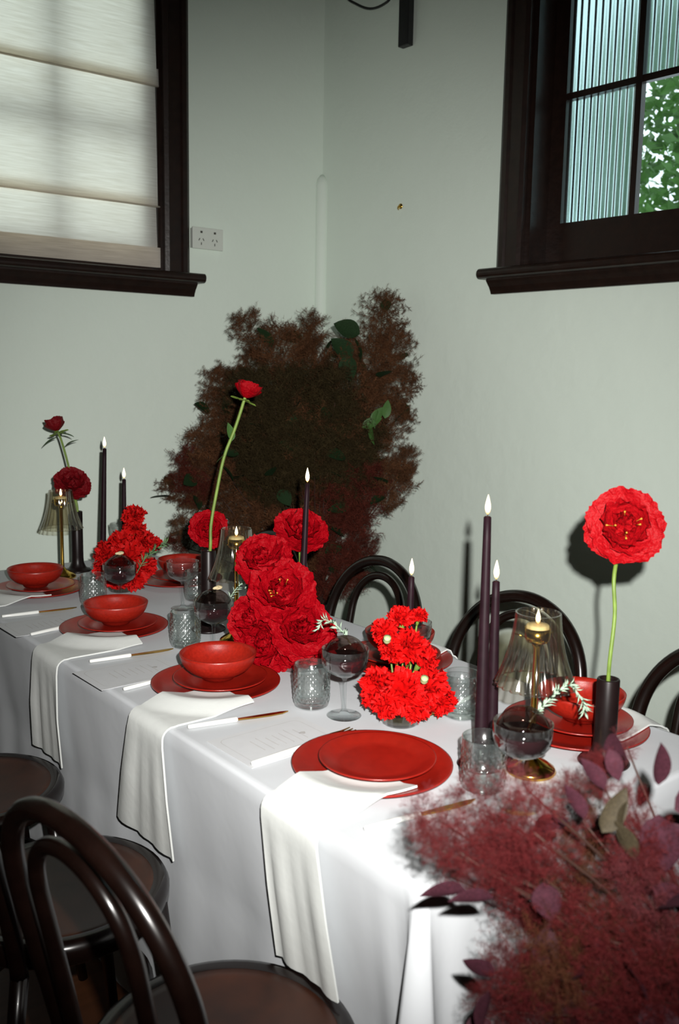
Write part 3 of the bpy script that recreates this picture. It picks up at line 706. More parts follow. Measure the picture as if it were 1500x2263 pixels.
# garnish
def garnish(p, dx, dy, label):
    pp = [xf(lathe([(0.0005, 0.0), (0.006, 0.001), (0.0095, 0.005), (0.008, 0.010), (0.0005, 0.013)], 14), Matrix.Rotation(0.5*k, 4, 'X') @ Matrix.Translation((0.004*k, 0.003*k, 0)) @ Matrix.Diagonal((1.0, 0.65, 0.6, 1))) for k in (-1, 0.3, 1.2)]
    o = build('petal_garnish', merge(pp), 'petal_pale'); o.location = (p.x+dx, p.y+dy, ZT+0.1625); tag(o, label, 'garnish', 'cocktail garnishes')
garnish(pC1, 0, 0, 'pale petal garnish on the smoky bubble before the red carnations')
garnish(pC2, 0.006, -0.008, 'pale petal garnish on the smoky bubble beside the crimson blooms')
def rosemary(path, label, n=46, ln=0.022, material='sage', seed=1, wid=0.0022):
    rnd = random.Random(seed); path = spline(path, 20)
    r = empty('rosemary_sprig', path[0], label=label, cat='herb sprig', group='rosemary sprigs')
    rel = [p-path[0] for p in path]
    build('stem', tube(rel, [0.0016-0.00005*i for i in range(21)], 6), material, r)
    V, Fc = [], []
    for k in range(n):
        t = 0.12+0.88*k/n; i = min(19, int(t*20)); c = rel[i].lerp(rel[i+1], t*20-i); tg = (rel[min(20, i+1)]-rel[i]).normalized()
        a = Vector((rnd.gauss(0, 1), rnd.gauss(0, 1), rnd.gauss(0, 1))); a = (a-tg*a.dot(tg)).normalized()
        d = (a*0.75+tg*0.65).normalized(); L = ln*rnd.uniform(0.7, 1.1); sd = d.cross(tg).normalized(); up = sd.cross(d)
        q = len(V); w = wid
        V += [c+sd*w*0.5, c-sd*w*0.5, c+d*L*0.6+sd*w+up*0.001, c+d*L*0.6-sd*w+up*0.001, c+d*L, c+d*L*0.5+up*w*1.4]
        Fc += [(q, q+2, q+5), (q+1, q+5, q+3), (q+2, q+4, q+5), (q+3, q+5, q+4), (q, q+1, q+3, q+2), (q, q+5, q+1), (q+2, q+3, q+4)]
    tag(build('needles', (V, Fc), material, r), kind='stuff')
d4 = depth(pC4)+0.02
rosemary([atd(1170, 1595, d4), atd(1190, 1570, d4), atd(1225, 1535, d4), atd(1258, 1515, d4), atd(1285, 1545, d4), atd(1292, 1572, d4)], 'silvery rosemary sprig leaning out of the coupe near the poppy', 60, 0.020, 'sage', 2)
d3 = depth(pC3)+0.02
rosemary([atd(775, 1425, d3), atd(760, 1400, d3), atd(740, 1380, d3), atd(715, 1370, d3), atd(703, 1392, d3)], 'silvery rosemary sprig curling from the coupe over the crimson blooms', 24, 0.020, 'sage', 3, 0.0026)
d2 = depth(pC2)+0.03
rosemary([atd(500, 1345, d2), atd(515, 1310, d2), atd(540, 1285, d2), atd(548, 1300, d2)], 'green rosemary sprig between the coupe and the crimson blooms', 26, 0.020, 'sage', 4)
d1 = depth(onz(290, 1318))
rosemary([atd(300, 1270, d1), atd(320, 1235, d1), atd(345, 1212, d1), atd(368, 1200, d1)], 'green rosemary sprig sticking out of the carnations by the burgundy flowers', 40, 0.028, 'rosemary', 5)

# ------------------------------------------------------------------ glass shaded candle lamps
def lamp(p, ytop, label):
    zt = ztop((p[0], p[1], ZT), ytop); Hh = zt-ZT
    r = empty('candle_lamp', (p[0], p[1], ZT+0.0005), 0, label, 'lamp', 'glass shaded candle lamps')
    build('base', lathe([(0.0005, 0), (0.041, 0), (0.043, 0.003), (0.040, 0.009), (0.027, 0.018), (0.012, 0.026), (0.0065, 0.034), (0.0005, 0.036)], 48), 'gold', r)
    build('pole', lathe([(0.0055, 0.030), (0.0055, Hh-0.060), (0.008, Hh-0.056), (0.0055, Hh-0.050)], 20), 'gold', r)
    build('candle_cup', lathe([(0.0005, Hh-0.052), (0.018, Hh-0.050), (0.021, Hh-0.044), (0.0215, Hh-0.026), (0.0205, Hh-0.026), (0.0195, Hh-0.045), (0.0005, Hh-0.047)], 32), 'gold', r)
    for k in range(3):
        a = 2*math.pi*k/3; build('shade_support', tube([(0.018*math.cos(a), 0.018*math.sin(a), Hh-0.045), (0.041*math.cos(a), 0.041*math.sin(a), Hh-0.040)], 0.0012, 6), 'gold', r)
    t = build('tea_light', lathe([(0.0005, Hh-0.045), (0.0185, Hh-0.045), (0.019, Hh-0.022), (0.017, Hh-0.020), (0.0005, Hh-0.021)], 28), 'tealight', r)
    f = build('flame', lathe([(0.0005, 0), (0.0030, 0.003), (0.0042, 0.008), (0.0032, 0.014), (0.0012, 0.021), (0.0003, 0.024)], 12), 'flame', t); f.location = (0, 0, Hh-0.019)
    nr = 22; pr = []
    for k in range(27):
        s = k/26; rr = 0.0375+0.008*s+0.0215*s**2.2; pr.append((rr, Hh-0.124*s))
    pr += [(a-0.0022, z) for a, z in reversed(pr)]
    def wob(a, j):
        s = min(j, 53-j)/26; return 1+(0.018+0.050*s)*(abs(math.sin(a*nr/2))-0.5)
    build('shade', lathe(pr+[pr[0]], nr*8, wob), 'shade', r)
    return r
pL1, pL2, pL3 = onz(139, 1276), onz(522, 1418), Vector((1.165, 0.945, ZT))
pL3 = onz(1172, 1705)
lamp(pL1, 1084, 'brass candle lamp with fluted glass shade under the burgundy flowers')
lamp(pL2, 1168, 'brass candle lamp with fluted glass shade half hidden by crimson blooms')
lamp(pL3, 1354, 'brass candle lamp with fluted glass shade behind the table end smoke bush')

# ------------------------------------------------------------------ black bud vases and tapers
def bud_vase(p, ytop, label, rad=0.0195):
    Hh = ztop((p[0], p[1], ZT), ytop)-ZT
    o = build('bud_vase', lathe([(0.0005, 0), (0.043, 0), (0.045, 0.003), (0.042, 0.007), (0.030, 0.011), (rad+0.006, 0.018), (rad+0.001, 0.030), (rad, 0.05), (rad, Hh-0.002), (rad-0.001, Hh), (rad-0.004, Hh), (rad-0.005, Hh-0.004), (rad-0.005, 0.04), (0.0005, 0.03)], 48), 'black')
    o.location = (p[0], p[1], ZT+0.0005); tag(o, label, 'vase', 'black tube bud vases'); return Hh
pB1, pB2, pB3 = onz(172, 1262), onz(461, 1392), onz(1333, 1686)
hB1 = bud_vase(pB1, 1130, 'black tube bud vase with a round foot holding the two burgundy flowers')
hB2 = bud_vase(pB2, 1216, 'black tube bud vase holding the tall curved stem')
hB3 = bud_vase(pB3, 1500, 'black tube bud vase holding the big scarlet poppy')
def taper(p, topxy, r0, r1, label, ybase=ZT, holder=None):
    d = depth((p[0], p[1], ZT+0.15)); T = atd(topxy[0], topxy[1], d); B = Vector((p[0], p[1], ybase+0.022))
    # flame and candle stand along the line from foot to tip
    if holder:
        h = build('candle_holder', lathe([(0.0005, 0), (0.038, 0), (0.040, 0.003), (0.036, 0.006), (0.018, 0.010), (0.0155, 0.016), (0.0155, 0.034), (0.0140, 0.035), (0.0125, 0.033), (0.0125, 0.021), (0.0005, 0.021)], 36), 'black')
        h.location = (p[0], p[1], ZT+0.0005); tag(h, holder, 'candle holder', 'low black candle holders')
    rt = empty('taper_candle', B, label=label, cat='candle', group='dark taper candles'); v = T-B
    n = 10; path = [v*(k/n) for k in range(n+1)]; rad = [r0+(r1-r0)*(k/n) for k in range(n+1)]
    path.append(v*(1+0.002/v.length)); rad.append(r1*0.6)
    build('wax', tube(path, rad, 20), 'wax', rt)
    build('wick', tube([v, v+Vector((0.0003, 0, 0.006)), v+Vector((0.001, 0, 0.010))], 0.0008, 6), 'wick', rt)
    f = build('flame', lathe([(0.0005, 0), (0.0034, 0.004), (0.0048, 0.010), (0.0046, 0.016), (0.0030, 0.024), (0.0012, 0.031), (0.0003, 0.034)], 14), 'flame', rt); f.location = v+Vector((0, 0, 0.005))
pK1 = Vector((1.225, 2.76, ZT)); pK2 = Vector((1.30, 2.72, ZT)); pK3 = Vector((1.245, 1.72, ZT)); pK4 = Vector((1.225, 1.33, ZT)); pK5 = onz(1060, 1692); pK6 = pK5+Vector((0.055, 0.012, 0))
def fix_px(p, px):                                  # slide along the table until it stands under column px
    lo, hi = 0.5, 3.2
    for _ in range(40):
        m = (lo+hi)/2
        if proj((p.x, m, ZT))[0] > px: lo = m
        else: hi = m
    return Vector((p.x, lo, ZT))
pK1 = fix_px(pK1, 227); pK2 = fix_px(pK2, 274); pK3 = fix_px(pK3, 662); pK4 = fix_px(pK4, 899); pK6 = fix_px(Vector((pK5.x+0.05, 0, 0)), 1084)
taper(pK1, (231, 992), 0.0110, 0.0062, 'tall lit dark taper, the farthest from the poppy', holder='low black holder under the tall taper by the burgundy flowers')
taper(pK2, (274, 1060), 0.0105, 0.0062, 'shorter lit dark taper behind the carnations by the burgundy flowers', holder='low black holder under the taper behind the carnations by the burgundy flowers')
taper(pK3, (679, 1070), 0.0100, 0.0052, 'lit dark taper rising in front of the topmost crimson bloom', holder='low black holder among the crimson blooms')
taper(pK4, (909, 1276), 0.0100, 0.0062, 'short lit dark taper standing among the bright carnations', holder='low black holder behind the bright carnations')
taper(pK5, (1077, 1143), 0.0118, 0.0066, 'tallest lit dark taper behind the tumbler', holder='low black holder under the tallest taper')
taper(pK6, (1096, 1286), 0.0115, 0.0066, 'lit dark taper just beside the tallest one', holder='low black holder beside the tallest taper')

# ------------------------------------------------------------------ flowers
def petal(L, Wd, rise0, rise1, cup, ruf, k, seed, nu=10, nv=8, ser=0.06, nar=0.25):
    # a petal growing along +x from the axis; rise angle goes from rise0 to rise1 (from the flower's plane)
    rnd = random.Random(seed); V, Fc = [], []
    edge = [1+ser*rnd.uniform(-1, 1) for _ in range(nu+1)]; ph = rnd.uniform(0, 6)
    x = z = 0.0; cx, cz, ang = [0.0], [0.0], [rise0]
    for j in range(1, nv+1):
        a = rise0+(rise1-rise0)*j/nv; x += L/nv*math.cos(a); z += L/nv*math.sin(a); cx.append(x); cz.append(z); ang.append(a)
    for j in range(nv+1):
        v = j/nv; hw = Wd*(nar+(1-nar)*math.sin(math.pi*0.5*min(1, v*1.25))**0.9)*(1-0.35*max(0, v-0.75)/0.25)
        for i in range(nu+1):
            u = -1+2*i/nu; e = 1-(1-edge[i])*v*v-0.12*u*u*v
            nx, nz = -math.sin(ang[j]), math.cos(ang[j])
            h = cup*hw*u*u+ruf*L*v*v*(math.sin(k*u+ph)+0.6*math.sin(1.9*k*u+2*ph))
            V.append(Vector((cx[j]*e+nx*h, u*hw, cz[j]*e+nz*h)))
    for j in range(nv):
        for i in range(nu):
            a = j*(nu+1)+i; Fc.append((a, a+1, a+nu+2, a+nu+1))
    return V, Fc
R_ = math.radians
POUT = [mesh('petal_outer', *petal(0.98, 0.58, R_(4), R_(22), 0.20, 0.045, 6, s, nu=14, ser=0.035)) for s in (1, 2, 3)]
PMID = [mesh('petal_middle', *petal(0.85, 0.46, R_(28), R_(62), 0.30, 0.06, 6, s, nu=12, ser=0.06)) for s in (4, 5, 6)]
PIN = [mesh('petal_inner', *petal(0.58, 0.34, R_(45), R_(105), 0.35, 0.09, 6, s, ser=0.07)) for s in (7, 8, 9)]
PCUP = [mesh('petal_cup', *petal(0.95, 0.55, R_(15), R_(88), 0.45, 0.03, 5, s, ser=0.04)) for s in (10, 11, 12)]
PCUP2 = [mesh('petal_heart', *petal(0.80, 0.42, R_(50), R_(125), 0.5, 0.03, 5, s, ser=0.04)) for s in (13, 14)]
SEP = mesh('sepal', *petal(0.62, 0.16, R_(-25), R_(10), 0.3, 0.02, 3, 20, ser=0.0))
pet_cache = {}
def pm(me, material):
    k = (me.name, material)
    if k not in pet_cache:
        c = me.copy(); c.materials.clear(); c.materials.append(M[material]); pet_cache[k] = c
        for p in c.polygons: p.use_smooth = True
    return pet_cache[k]
def add_ring(root, meshes, n, material, off, z, sc, rnd, name='petal', tilt=0.12):
    for k in range(n):
        o = bpy.data.objects.new(name, pm(meshes[k % len(meshes)], material)); col.objects.link(o); o.parent = root
        o.rotation_euler = (rnd.uniform(-tilt, tilt), rnd.uniform(-tilt, tilt), 2*math.pi*k/n+off+rnd.uniform(-0.12, 0.12))
        o.location = (0, 0, z); s = sc*rnd.uniform(0.92, 1.06); o.scale = (s, s, s)
def flower(kind, c, r, facing, material, stem_to, label, group, seed=0, stem_pts=None, stem_r=0.0028, leaves=(), name='poppy', stamens=0, sepals=False):
    """c: centre of the bloom, r: its radius, facing: direction the bloom looks, stem_to: where the stem ends in its vase"""
    rnd = random.Random(seed+100); c = Vector(c); q = Vector(facing).normalized().to_track_quat('Z', 'Y')
    root = empty(name, c, label=label, cat='flower', group=group)
    head = empty('bloom', (0, 0, 0)); head.parent = root; head.rotation_mode = 'QUATERNION'; head.rotation_quaternion = q; head.scale = (r, r, r)
    if kind == 'open':
        add_ring(head, POUT, 7, material, rnd.random(), -0.10, 1.0, rnd); add_ring(head, POUT, 6, material, rnd.random()+0.4, -0.02, 0.86, rnd, tilt=0.3)
        add_ring(head, PMID, 7, material, rnd.random(), 0.02, 0.95, rnd, tilt=0.2); add_ring(head, PIN, 8, material, rnd.random(), 0.06, 0.95, rnd, tilt=0.35)
        add_ring(head, PIN, 5, material, rnd.random(), 0.08, 0.75, rnd, tilt=0.45)
    else:
        add_ring(head, PCUP, 7, material, rnd.random(), -0.30, 1.0, rnd); add_ring(head, PCUP, 6, material, rnd.random(), -0.22, 0.86, rnd)
        add_ring(head, PCUP2, 6, material, rnd.random(), -0.22, 0.85, rnd); add_ring(head, PCUP2, 5, material, rnd.random(), -0.15, 0.62, rnd)
    if sepals: add_ring(head, [SEP], 6, 'stem', 0.3, -0.36, 1.0, rnd, 'sepal')
    for k in range(stamens):
        a = rnd.uniform(0, 6.28); rr = rnd.uniform(0.14, 0.36)
        o = build('stamen', tube([(0.08*math.cos(a), 0.08*math.sin(a), 0.1), (rr*math.cos(a), rr*math.sin(a), 0.54), (rr*1.15*math.cos(a), rr*1.15*math.sin(a), 0.60)], [0.006, 0.008, 0.022], 6), 'stamen', head)
    if stem_to is not None:
        f = q @ Vector((0, 0, 1)); P = [c-f*r*0.12, c-f*r*0.55]+[Vector(p) for p in (stem_pts or [])]+[Vector(stem_to)]
        rel = [p-c for p in spline(P, 28)]
        build('stem', tube(rel, stem_r, 8), 'stem', root)
    for lp, ld, L in leaves:
        leaf(root, Vector(lp)-c, ld, L, 'stem_leaf')
    return root
M['stem_leaf'] = mat('green_flower_leaf', (0.055, 0.13, 0.03), 0.5, var=0.3, transl=0.15)
def leaf_shape(w=0.28, droop=0.15):
    V, Fc = [], []; n = 8
    for i in range(n+1):
        t = i/n; hw = w*math.sin(math.pi*t**0.8)**0.8 if 0 < t < 1 else 0.004
        z = -droop*t*t
        V += [Vector((t, -hw, z+0.06*hw/w)), Vector((t, 0, z-0.02)), Vector((t, hw, z+0.06*hw/w))]
    for i in range(n):
        a = 3*i; Fc += [(a, a+1, a+4, a+3), (a+1, a+2, a+5, a+4)]
    return V, Fc
LEAF = [mesh('leaf', *leaf_shape(0.24, 0.2)), mesh('leaf', *leaf_shape(0.36, 0.12)), mesh('leaf', *leaf_shape(0.40, 0.05))]
def leaf(root, p, d, L, material, kind=0, roll=0.0):
    o = bpy.data.objects.new('leaf', pm(LEAF[kind], material)); col.objects.link(o); o.parent = root
    d = Vector(d).normalized(); o.rotation_mode = 'QUATERNION'; o.rotation_quaternion = d.to_track_quat('X', 'Z') @ Quaternion((1, 0, 0), roll)
    o.location = p; o.scale = (L, L, L); return o
for me in LEAF: pass
def mouth(p, h, dx=0.0, dy=0.0): return Vector((p[0]+dx, p[1]+dy, ZT+h-0.05))
TOCAM = lambda c: (CAM-Vector(c)).normalized()

# big scarlet poppy
d = depth((pB3.x, pB3.y, 1.0)); c = atd(1378, 1165, d)
flower('open', c, 97/F*d, TOCAM(c)+UP*0.15, 'poppy', mouth(pB3, hB3), 'huge scarlet poppy on a bare stem facing out from the wall', None, 3,
       [atd(1357, 1270, d), atd(1358, 1360, d), atd(1346, 1470, d)], 0.0036, stamens=7)
# tall curved ranunculus in the middle vase
d = depth((pB2.x, pB2.y, 1.0)); c = atd(546, 866, d)
flower('cup', c, 50/F*d, (UP*1.0+RT*0.35), 'bloom', mouth(pB2, hB2), 'crimson bloom atop the tall curved green stem before the smoke bush', None, 5,
       [atd(533, 905, d), atd(518, 950, d), atd(495, 1010, d), atd(478, 1090, d), atd(466, 1160, d), atd(465, 1205, d)], 0.0042,
       leaves=[(atd(500, 1005, d), -RT*0.8-UP*0.4, 0.032), (atd(512, 975, d), UP*1.0-RT*0.1, 0.05)], name='ranunculus', sepals=True)
d = depth((pB2.x+0.05, pB2.y+0.03, 1.0)); c = atd(461, 1170, d)
flower('open', c, 48/F*d, TOCAM(c)+UP*0.1, 'bloom', mouth(pB2, hB2, 0.004), 'round crimson bloom low in the black vase behind the curved stem', None, 6, [atd(462, 1205, d)], name='ranunculus')
# far vase
d = depth((pB1.x, pB1.y, 1.0)); c = atd(123, 942, d)
flower('cup', c, 38/F*d, UP*0.9-RT*0.35, 'ranunculus', mouth(pB1, hB1), 'small burgundy bloom on a leafy stem high above a candle lamp', None, 7,
       [atd(136, 975, d), atd(150, 1025, d), atd(163, 1090, d), atd(171, 1122, d)], 0.0038,
       leaves=[(atd(126, 966, d), -RT*1.0-UP*0.4, 0.055), (atd(145, 985, d), RT*0.6+UP*0.5+FW*0.2, 0.045), (atd(134, 958, d), RT*1.0-UP*0.05, 0.045)], name='ranunculus', sepals=True)
c = atd(160, 1071, d-0.02)
flower('open', c, 43/F*d, TOCAM(c)+UP*0.6, 'ranunculus', mouth(pB1, hB1, 0.004), 'wide burgundy bloom sitting low on the black vase behind a lamp', None, 8, [atd(168, 1112, d)], 0.005, name='ranunculus')

# the big crimson arrangement in the middle of the table
pA = Vector((1.205, 1.655, ZT))
cv = build('low_vase', lathe([(0.0005, 0), (0.050, 0), (0.056, 0.02), (0.055, 0.07), (0.052, 0.075), (0.049, 0.07), (0.050, 0.02), (0.0005, 0.012)], 40), 'vaseg'); cv.location = pA+Vector((0, 0, 0.0005))
tag(cv, 'low glass vase hidden under the big crimson blooms', 'vase')
dA = depth((pA.x, pA.y, 0.85))
ctr = atd(640, 1395, dA)
BL = ['topmost crimson bloom of the centre bunch, behind a taper', 'crimson bloom overlapping the edge of the middle lamp shade', 'large crimson bloom with yellow stamens in the heart of the centre bunch',
      'crimson bloom beside the coupe with the petal garnish', 'large crimson bloom directly under the one with yellow stamens', 'large crimson bloom just above the red bowl', 'crimson bloom under the curling rosemary sprig', 'lowest crimson bloom, between the red bowl and a tumbler', 'crimson bloom tucked deep behind the heart of the centre bunch']
for k, (x, y, r, dz) in enumerate([(664, 1178, 66, 0.13), (582, 1240, 70, 0.0), (622, 1312, 84, -0.05), (566, 1368, 66, -0.03), (662, 1388, 80, -0.065), (590, 1416, 80, -0.025), (695, 1415, 60, -0.02), (645, 1432, 60, -0.03), (600, 1300, 56, 0.02)]):
    c = atd(x, y, dA+dz); out = (c-ctr).normalized()
    flower('open', c, r/F*(dA+dz), TOCAM(c)*1.0+out*0.55+UP*0.1, 'bloom', pA+Vector((0.01*math.cos(k), 0.01*math.sin(k), 0.04)),
           BL[k], 'crimson blooms of the centre bunch', 20+k, None, 0.003, stamens=6 if k == 2 else 0, name='amaryllis')

# carnations
def carnation_mesh(seed, n=52):
    rnd = random.Random(seed); parts = []
    for k in range(n):
        t = (k+0.5)/n; th = math.acos(1-1.25*t); ph = k*2.39996+rnd.uniform(-0.3, 0.3)
        pl = petal(rnd.uniform(0.72, 0.95), rnd.uniform(0.30, 0.40), R_(0), R_(rnd.uniform(-25, 15)), 0.1, 0.16, 7, seed*100+k, nu=10, nv=4, ser=0.17, nar=0.15)
        mt = Matrix.Rotation(ph, 4, 'Z') @ Matrix.Rotation(th-math.pi/2, 4, 'Y') @ Matrix.Rotation(rnd.uniform(-0.9, 0.9), 4, 'X')
        parts.append(xf(pl, mt))
    return mesh('petals', *merge(parts))
CAR = [carnation_mesh(s) for s in (1, 2, 3)]
CAL = mesh('calyx', *lathe([(0.0005, -1.05), (0.10, -1.0), (0.17, -0.75), (0.22, -0.45), (0.16, -0.15)], 10))
def carnation(c, r, facing, stem_to, material, label, group, k):
    c = Vector(c); root = empty('carnation', c, label=label, cat='flower', group=group); q = Vector(facing).normalized().to_track_quat('Z', 'Y')
    for nm, me, mt in (('petals', CAR[k % 3], material), ('calyx', CAL, 'stem')):
        o = bpy.data.objects.new(nm, pm(me, mt)); col.objects.link(o); o.parent = root; o.rotation_mode = 'QUATERNION'
        o.rotation_quaternion = q @ Quaternion((0, 0, 1), k*1.7); o.scale = (r, r, r)
    f = q @ Vector((0, 0, 1)); build('stem', tube([p-c for p in spline([c-f*r*0.9, c-f*r*1.3, Vector(stem_to)], 10)], 0.0020, 6), 'stem', root)
def vase_low(p, r, h, label, material='vaseg'):
    n = 48
    def wob(a, j): return 1+(0.03*math.sin(a*16) if 1 < j < 7 else 0)
    o = build('glass_vase', lathe([(0.0005, 0), (r*0.78, 0), (r*0.86, h*0.06), (r*0.90, h*0.25), (r*0.94, h*0.5), (r*0.97, h*0.75), (r, h), (r-0.003, h), (r*0.90, h*0.5), (r*0.84, h*0.12), (0.0005, h*0.10)], 64, wob), material)
    o.location = (p[0], p[1], ZT+0.0005); tag(o, label, 'vase', 'cut glass posy vases')
pV1, pV2 = onz(268, 1306), onz(884, 1598)
vase_low(pV1, 0.042, 0.060, 'smoky cut glass vase under the carnations by the burgundy flowers')
vase_low(pV2, 0.041, 0.060, 'cut glass vase with pale stems under the bright carnations')
def posy(pv, spots, material, lab, grp, top_lab):
    dv = depth((pv.x, pv.y, ZT+0.1)); base = Vector((pv.x, pv.y, ZT+0.05)); mid = sum((atd(x, y, dv) for x, y, r, dz in spots), Vector())/len(spots)
    for k, (x, y, r, dz) in enumerate(spots):
        c = atd(x, y, dv+dz); out = (c-mid-Vector((0, 0, -0.03))).normalized()
        carnation(c, r/F*(dv+dz), out*0.9+TOCAM(c)*0.55+Vector((0, 0, 0.1)), base+Vector((0.008*math.cos(k*2), 0.008*math.sin(k*2), -0.02)), material, top_lab if k == 0 else lab, None if k == 0 else grp, k)
posy(pV2, [(886, 1368, 34, 0.05), (848, 1398, 34, 0.02), (905, 1432, 50, 0.0), (868, 1440, 36, 0.0), (935, 1455, 36, 0.02), (838, 1515, 48, -0.02), (890, 1525, 54, -0.05), (945, 1515, 50, -0.01), (972, 1548, 40, 0.0), (855, 1558, 36, -0.045), (918, 1562, 40, -0.045), (822, 1540, 30, 0.0), (925, 1362, 22, 0.055)],
     'carnation', 'bright red carnation in the posy beside the tall candles', 'carnations of the bright posy', 'topmost bright red carnation, behind the short taper')
posy(pV1, [(296, 1142, 30, 0.0), (298, 1168, 26, 0.0), (268, 1205, 36, 0.0), (315, 1200, 34, 0.02), (238, 1225, 34, 0.0), (285, 1232, 40, -0.03), (232, 1258, 30, 0.0), (318, 1252, 32, 0.0), (255, 1275, 34, -0.03), (296, 1275, 34, -0.03), (340, 1202, 20, 0.03)],
     'carnation_dark', 'red carnation in the posy near the lamp by the burgundy flowers', 'carnations of the burgundy side posy', 'topmost red carnation of the posy near the lamp by the burgundy flowers')
# pale poppy-pod buds between the bright carnations
dv = depth((pV2.x, pV2.y, ZT+0.1))
for x, y, dz in ((937, 1503, -0.075), (855, 1414, -0.05)):
    o = build('green_bud', lathe([(0.0005, -0.010), (0.005, -0.008), (0.0075, 0), (0.006, 0.006), (0.007, 0.008), (0.0005, 0.009)], 14), 'bud'); o.location = atd(x, y, dv+dz)
    o.rotation_euler = (0.6, -0.5, 0); tag(o, 'pale green bud peeping out between bright red carnations', 'bud', 'pale buds in the bright posy')

# ------------------------------------------------------------------ smoke bush
def plume_mesh(seed, n1=34, n2=15, n3=7, hair=0.10, w=0.006):
    """unit plume, about 1 across: an axis, side sprays and a haze of fine hairs"""
    rnd = random.Random(seed); V, Fc = [], []
    def rdir(): return Vector((rnd.gauss(0, 1), rnd.gauss(0, 1), rnd.gauss(0, 1))).normalized()
    def tri(a, b, ww):
        s = (b-a).cross(rdir()).normalized()*ww; k = len(V); V.extend((a-s, a+s, b)); Fc.append((k, k+1, k+2))
    def strip(a, b, ww):
        s = (b-a).cross(rdir()).normalized()*ww; k = len(V); V.extend((a-s, a+s, b+s*0.6, b-s*0.6)); Fc.append((k, k+1, k+2, k+3))
    ax = [Vector((0.05*math.sin(3*t+seed), 0.05*math.cos(2.3*t+seed)-0.05*math.cos(seed), -0.5+t)) for t in [k/10 for k in range(11)]]
    for k in range(10): strip(ax[k], ax[k+1], w*1.4)
    for i in range(n1):
        t = 0.05+0.93*i/n1; k = min(9, int(t*10)); p = ax[k].lerp(ax[k+1], t*10-k)
        a = i*2.4+rnd.uniform(-0.4, 0.4); L = (0.50*math.sqrt(max(0.08, 1-(2*t-1)**2)))*rnd.uniform(0.7, 1.15)
        d = Vector((math.cos(a), math.sin(a), rnd.uniform(0.1, 0.7))).normalized(); q = p+d*L*0.5+rdir()*0.03; e = p+d*L+rdir()*0.05
        strip(p, q, w*0.8); strip(q, e, w*0.6)
        for j in range(n2):
            s = 0.2+0.8*(j+rnd.random())/n2; o = p.lerp(q, s*2) if s < 0.5 else q.lerp(e, s*2-1)
            d2 = (rdir()+d*0.5).normalized(); L2 = rnd.uniform(0.07, 0.15); o2 = o+d2*L2
            strip(o, o2, w*0.42)
            for h in range(n3):
                d3 = (rdir()+d2*0.6).normalized(); st_ = o.lerp(o2, rnd.uniform(0.3, 1.0)); tri(st_, st_+d3*hair*rnd.uniform(0.5, 1.0), w*0.40)
    return mesh('plume', V, Fc)
PLB = [plume_mesh(s, 46, 22, 9, 0.075, 0.0068) for s in (11, 12, 13, 14, 15)]
PLF = [plume_mesh(s, 44, 20, 9, 0.085, 0.0036) for s in (21, 22, 23, 24)]
def branch(vase_top, c, size, plume, pmat, label, group, k, leafmat, nleaf=2, leafL=0.06, rnd=None, lk=1, stem_r=0.0035, sub=None, upv=None):
    c = Vector(c); root = empty('smoke_bush_branch', c, label=label, cat='branch', group=group); V0 = Vector(vase_top)
    d = (c-V0).normalized()
    mid = V0.lerp(c, 0.5)+Vector((rnd.uniform(-0.03, 0.03), rnd.uniform(-0.03, 0.03), 0.05))
    build('stem', tube([p-c for p in spline([V0, mid, c], 12)], [stem_r*(1-0.05*i) for i in range(13)], 6), 'twig', root)
    o = bpy.data.objects.new('plume', pm(plume, pmat)); col.objects.link(o); o.parent = root; tag(o, kind='stuff'); o.rotation_mode = 'QUATERNION'
    ax = (d+Vector((rnd.gauss(0, 0.3), rnd.gauss(0, 0.3), 0.35+rnd.gauss(0, 0.2)))).normalized()
    o.rotation_quaternion = ax.to_track_quat('Z', 'Y') @ Quaternion((0, 0, 1), rnd.uniform(0, 6)); o.scale = (size*0.92, size*0.92, size)
    for j in range(nleaf):
        p = Vector((rnd.gauss(0, 1), rnd.gauss(0, 1), rnd.gauss(0, 1))).normalized(); leaf(root, p*size*0.22, p+Vector((0, 0, 0.3)), leafL*rnd.uniform(0.7, 1.2), leafmat[j % len(leafmat)], lk, rnd.uniform(-1, 1))
    return root
rnd = random.Random(77)
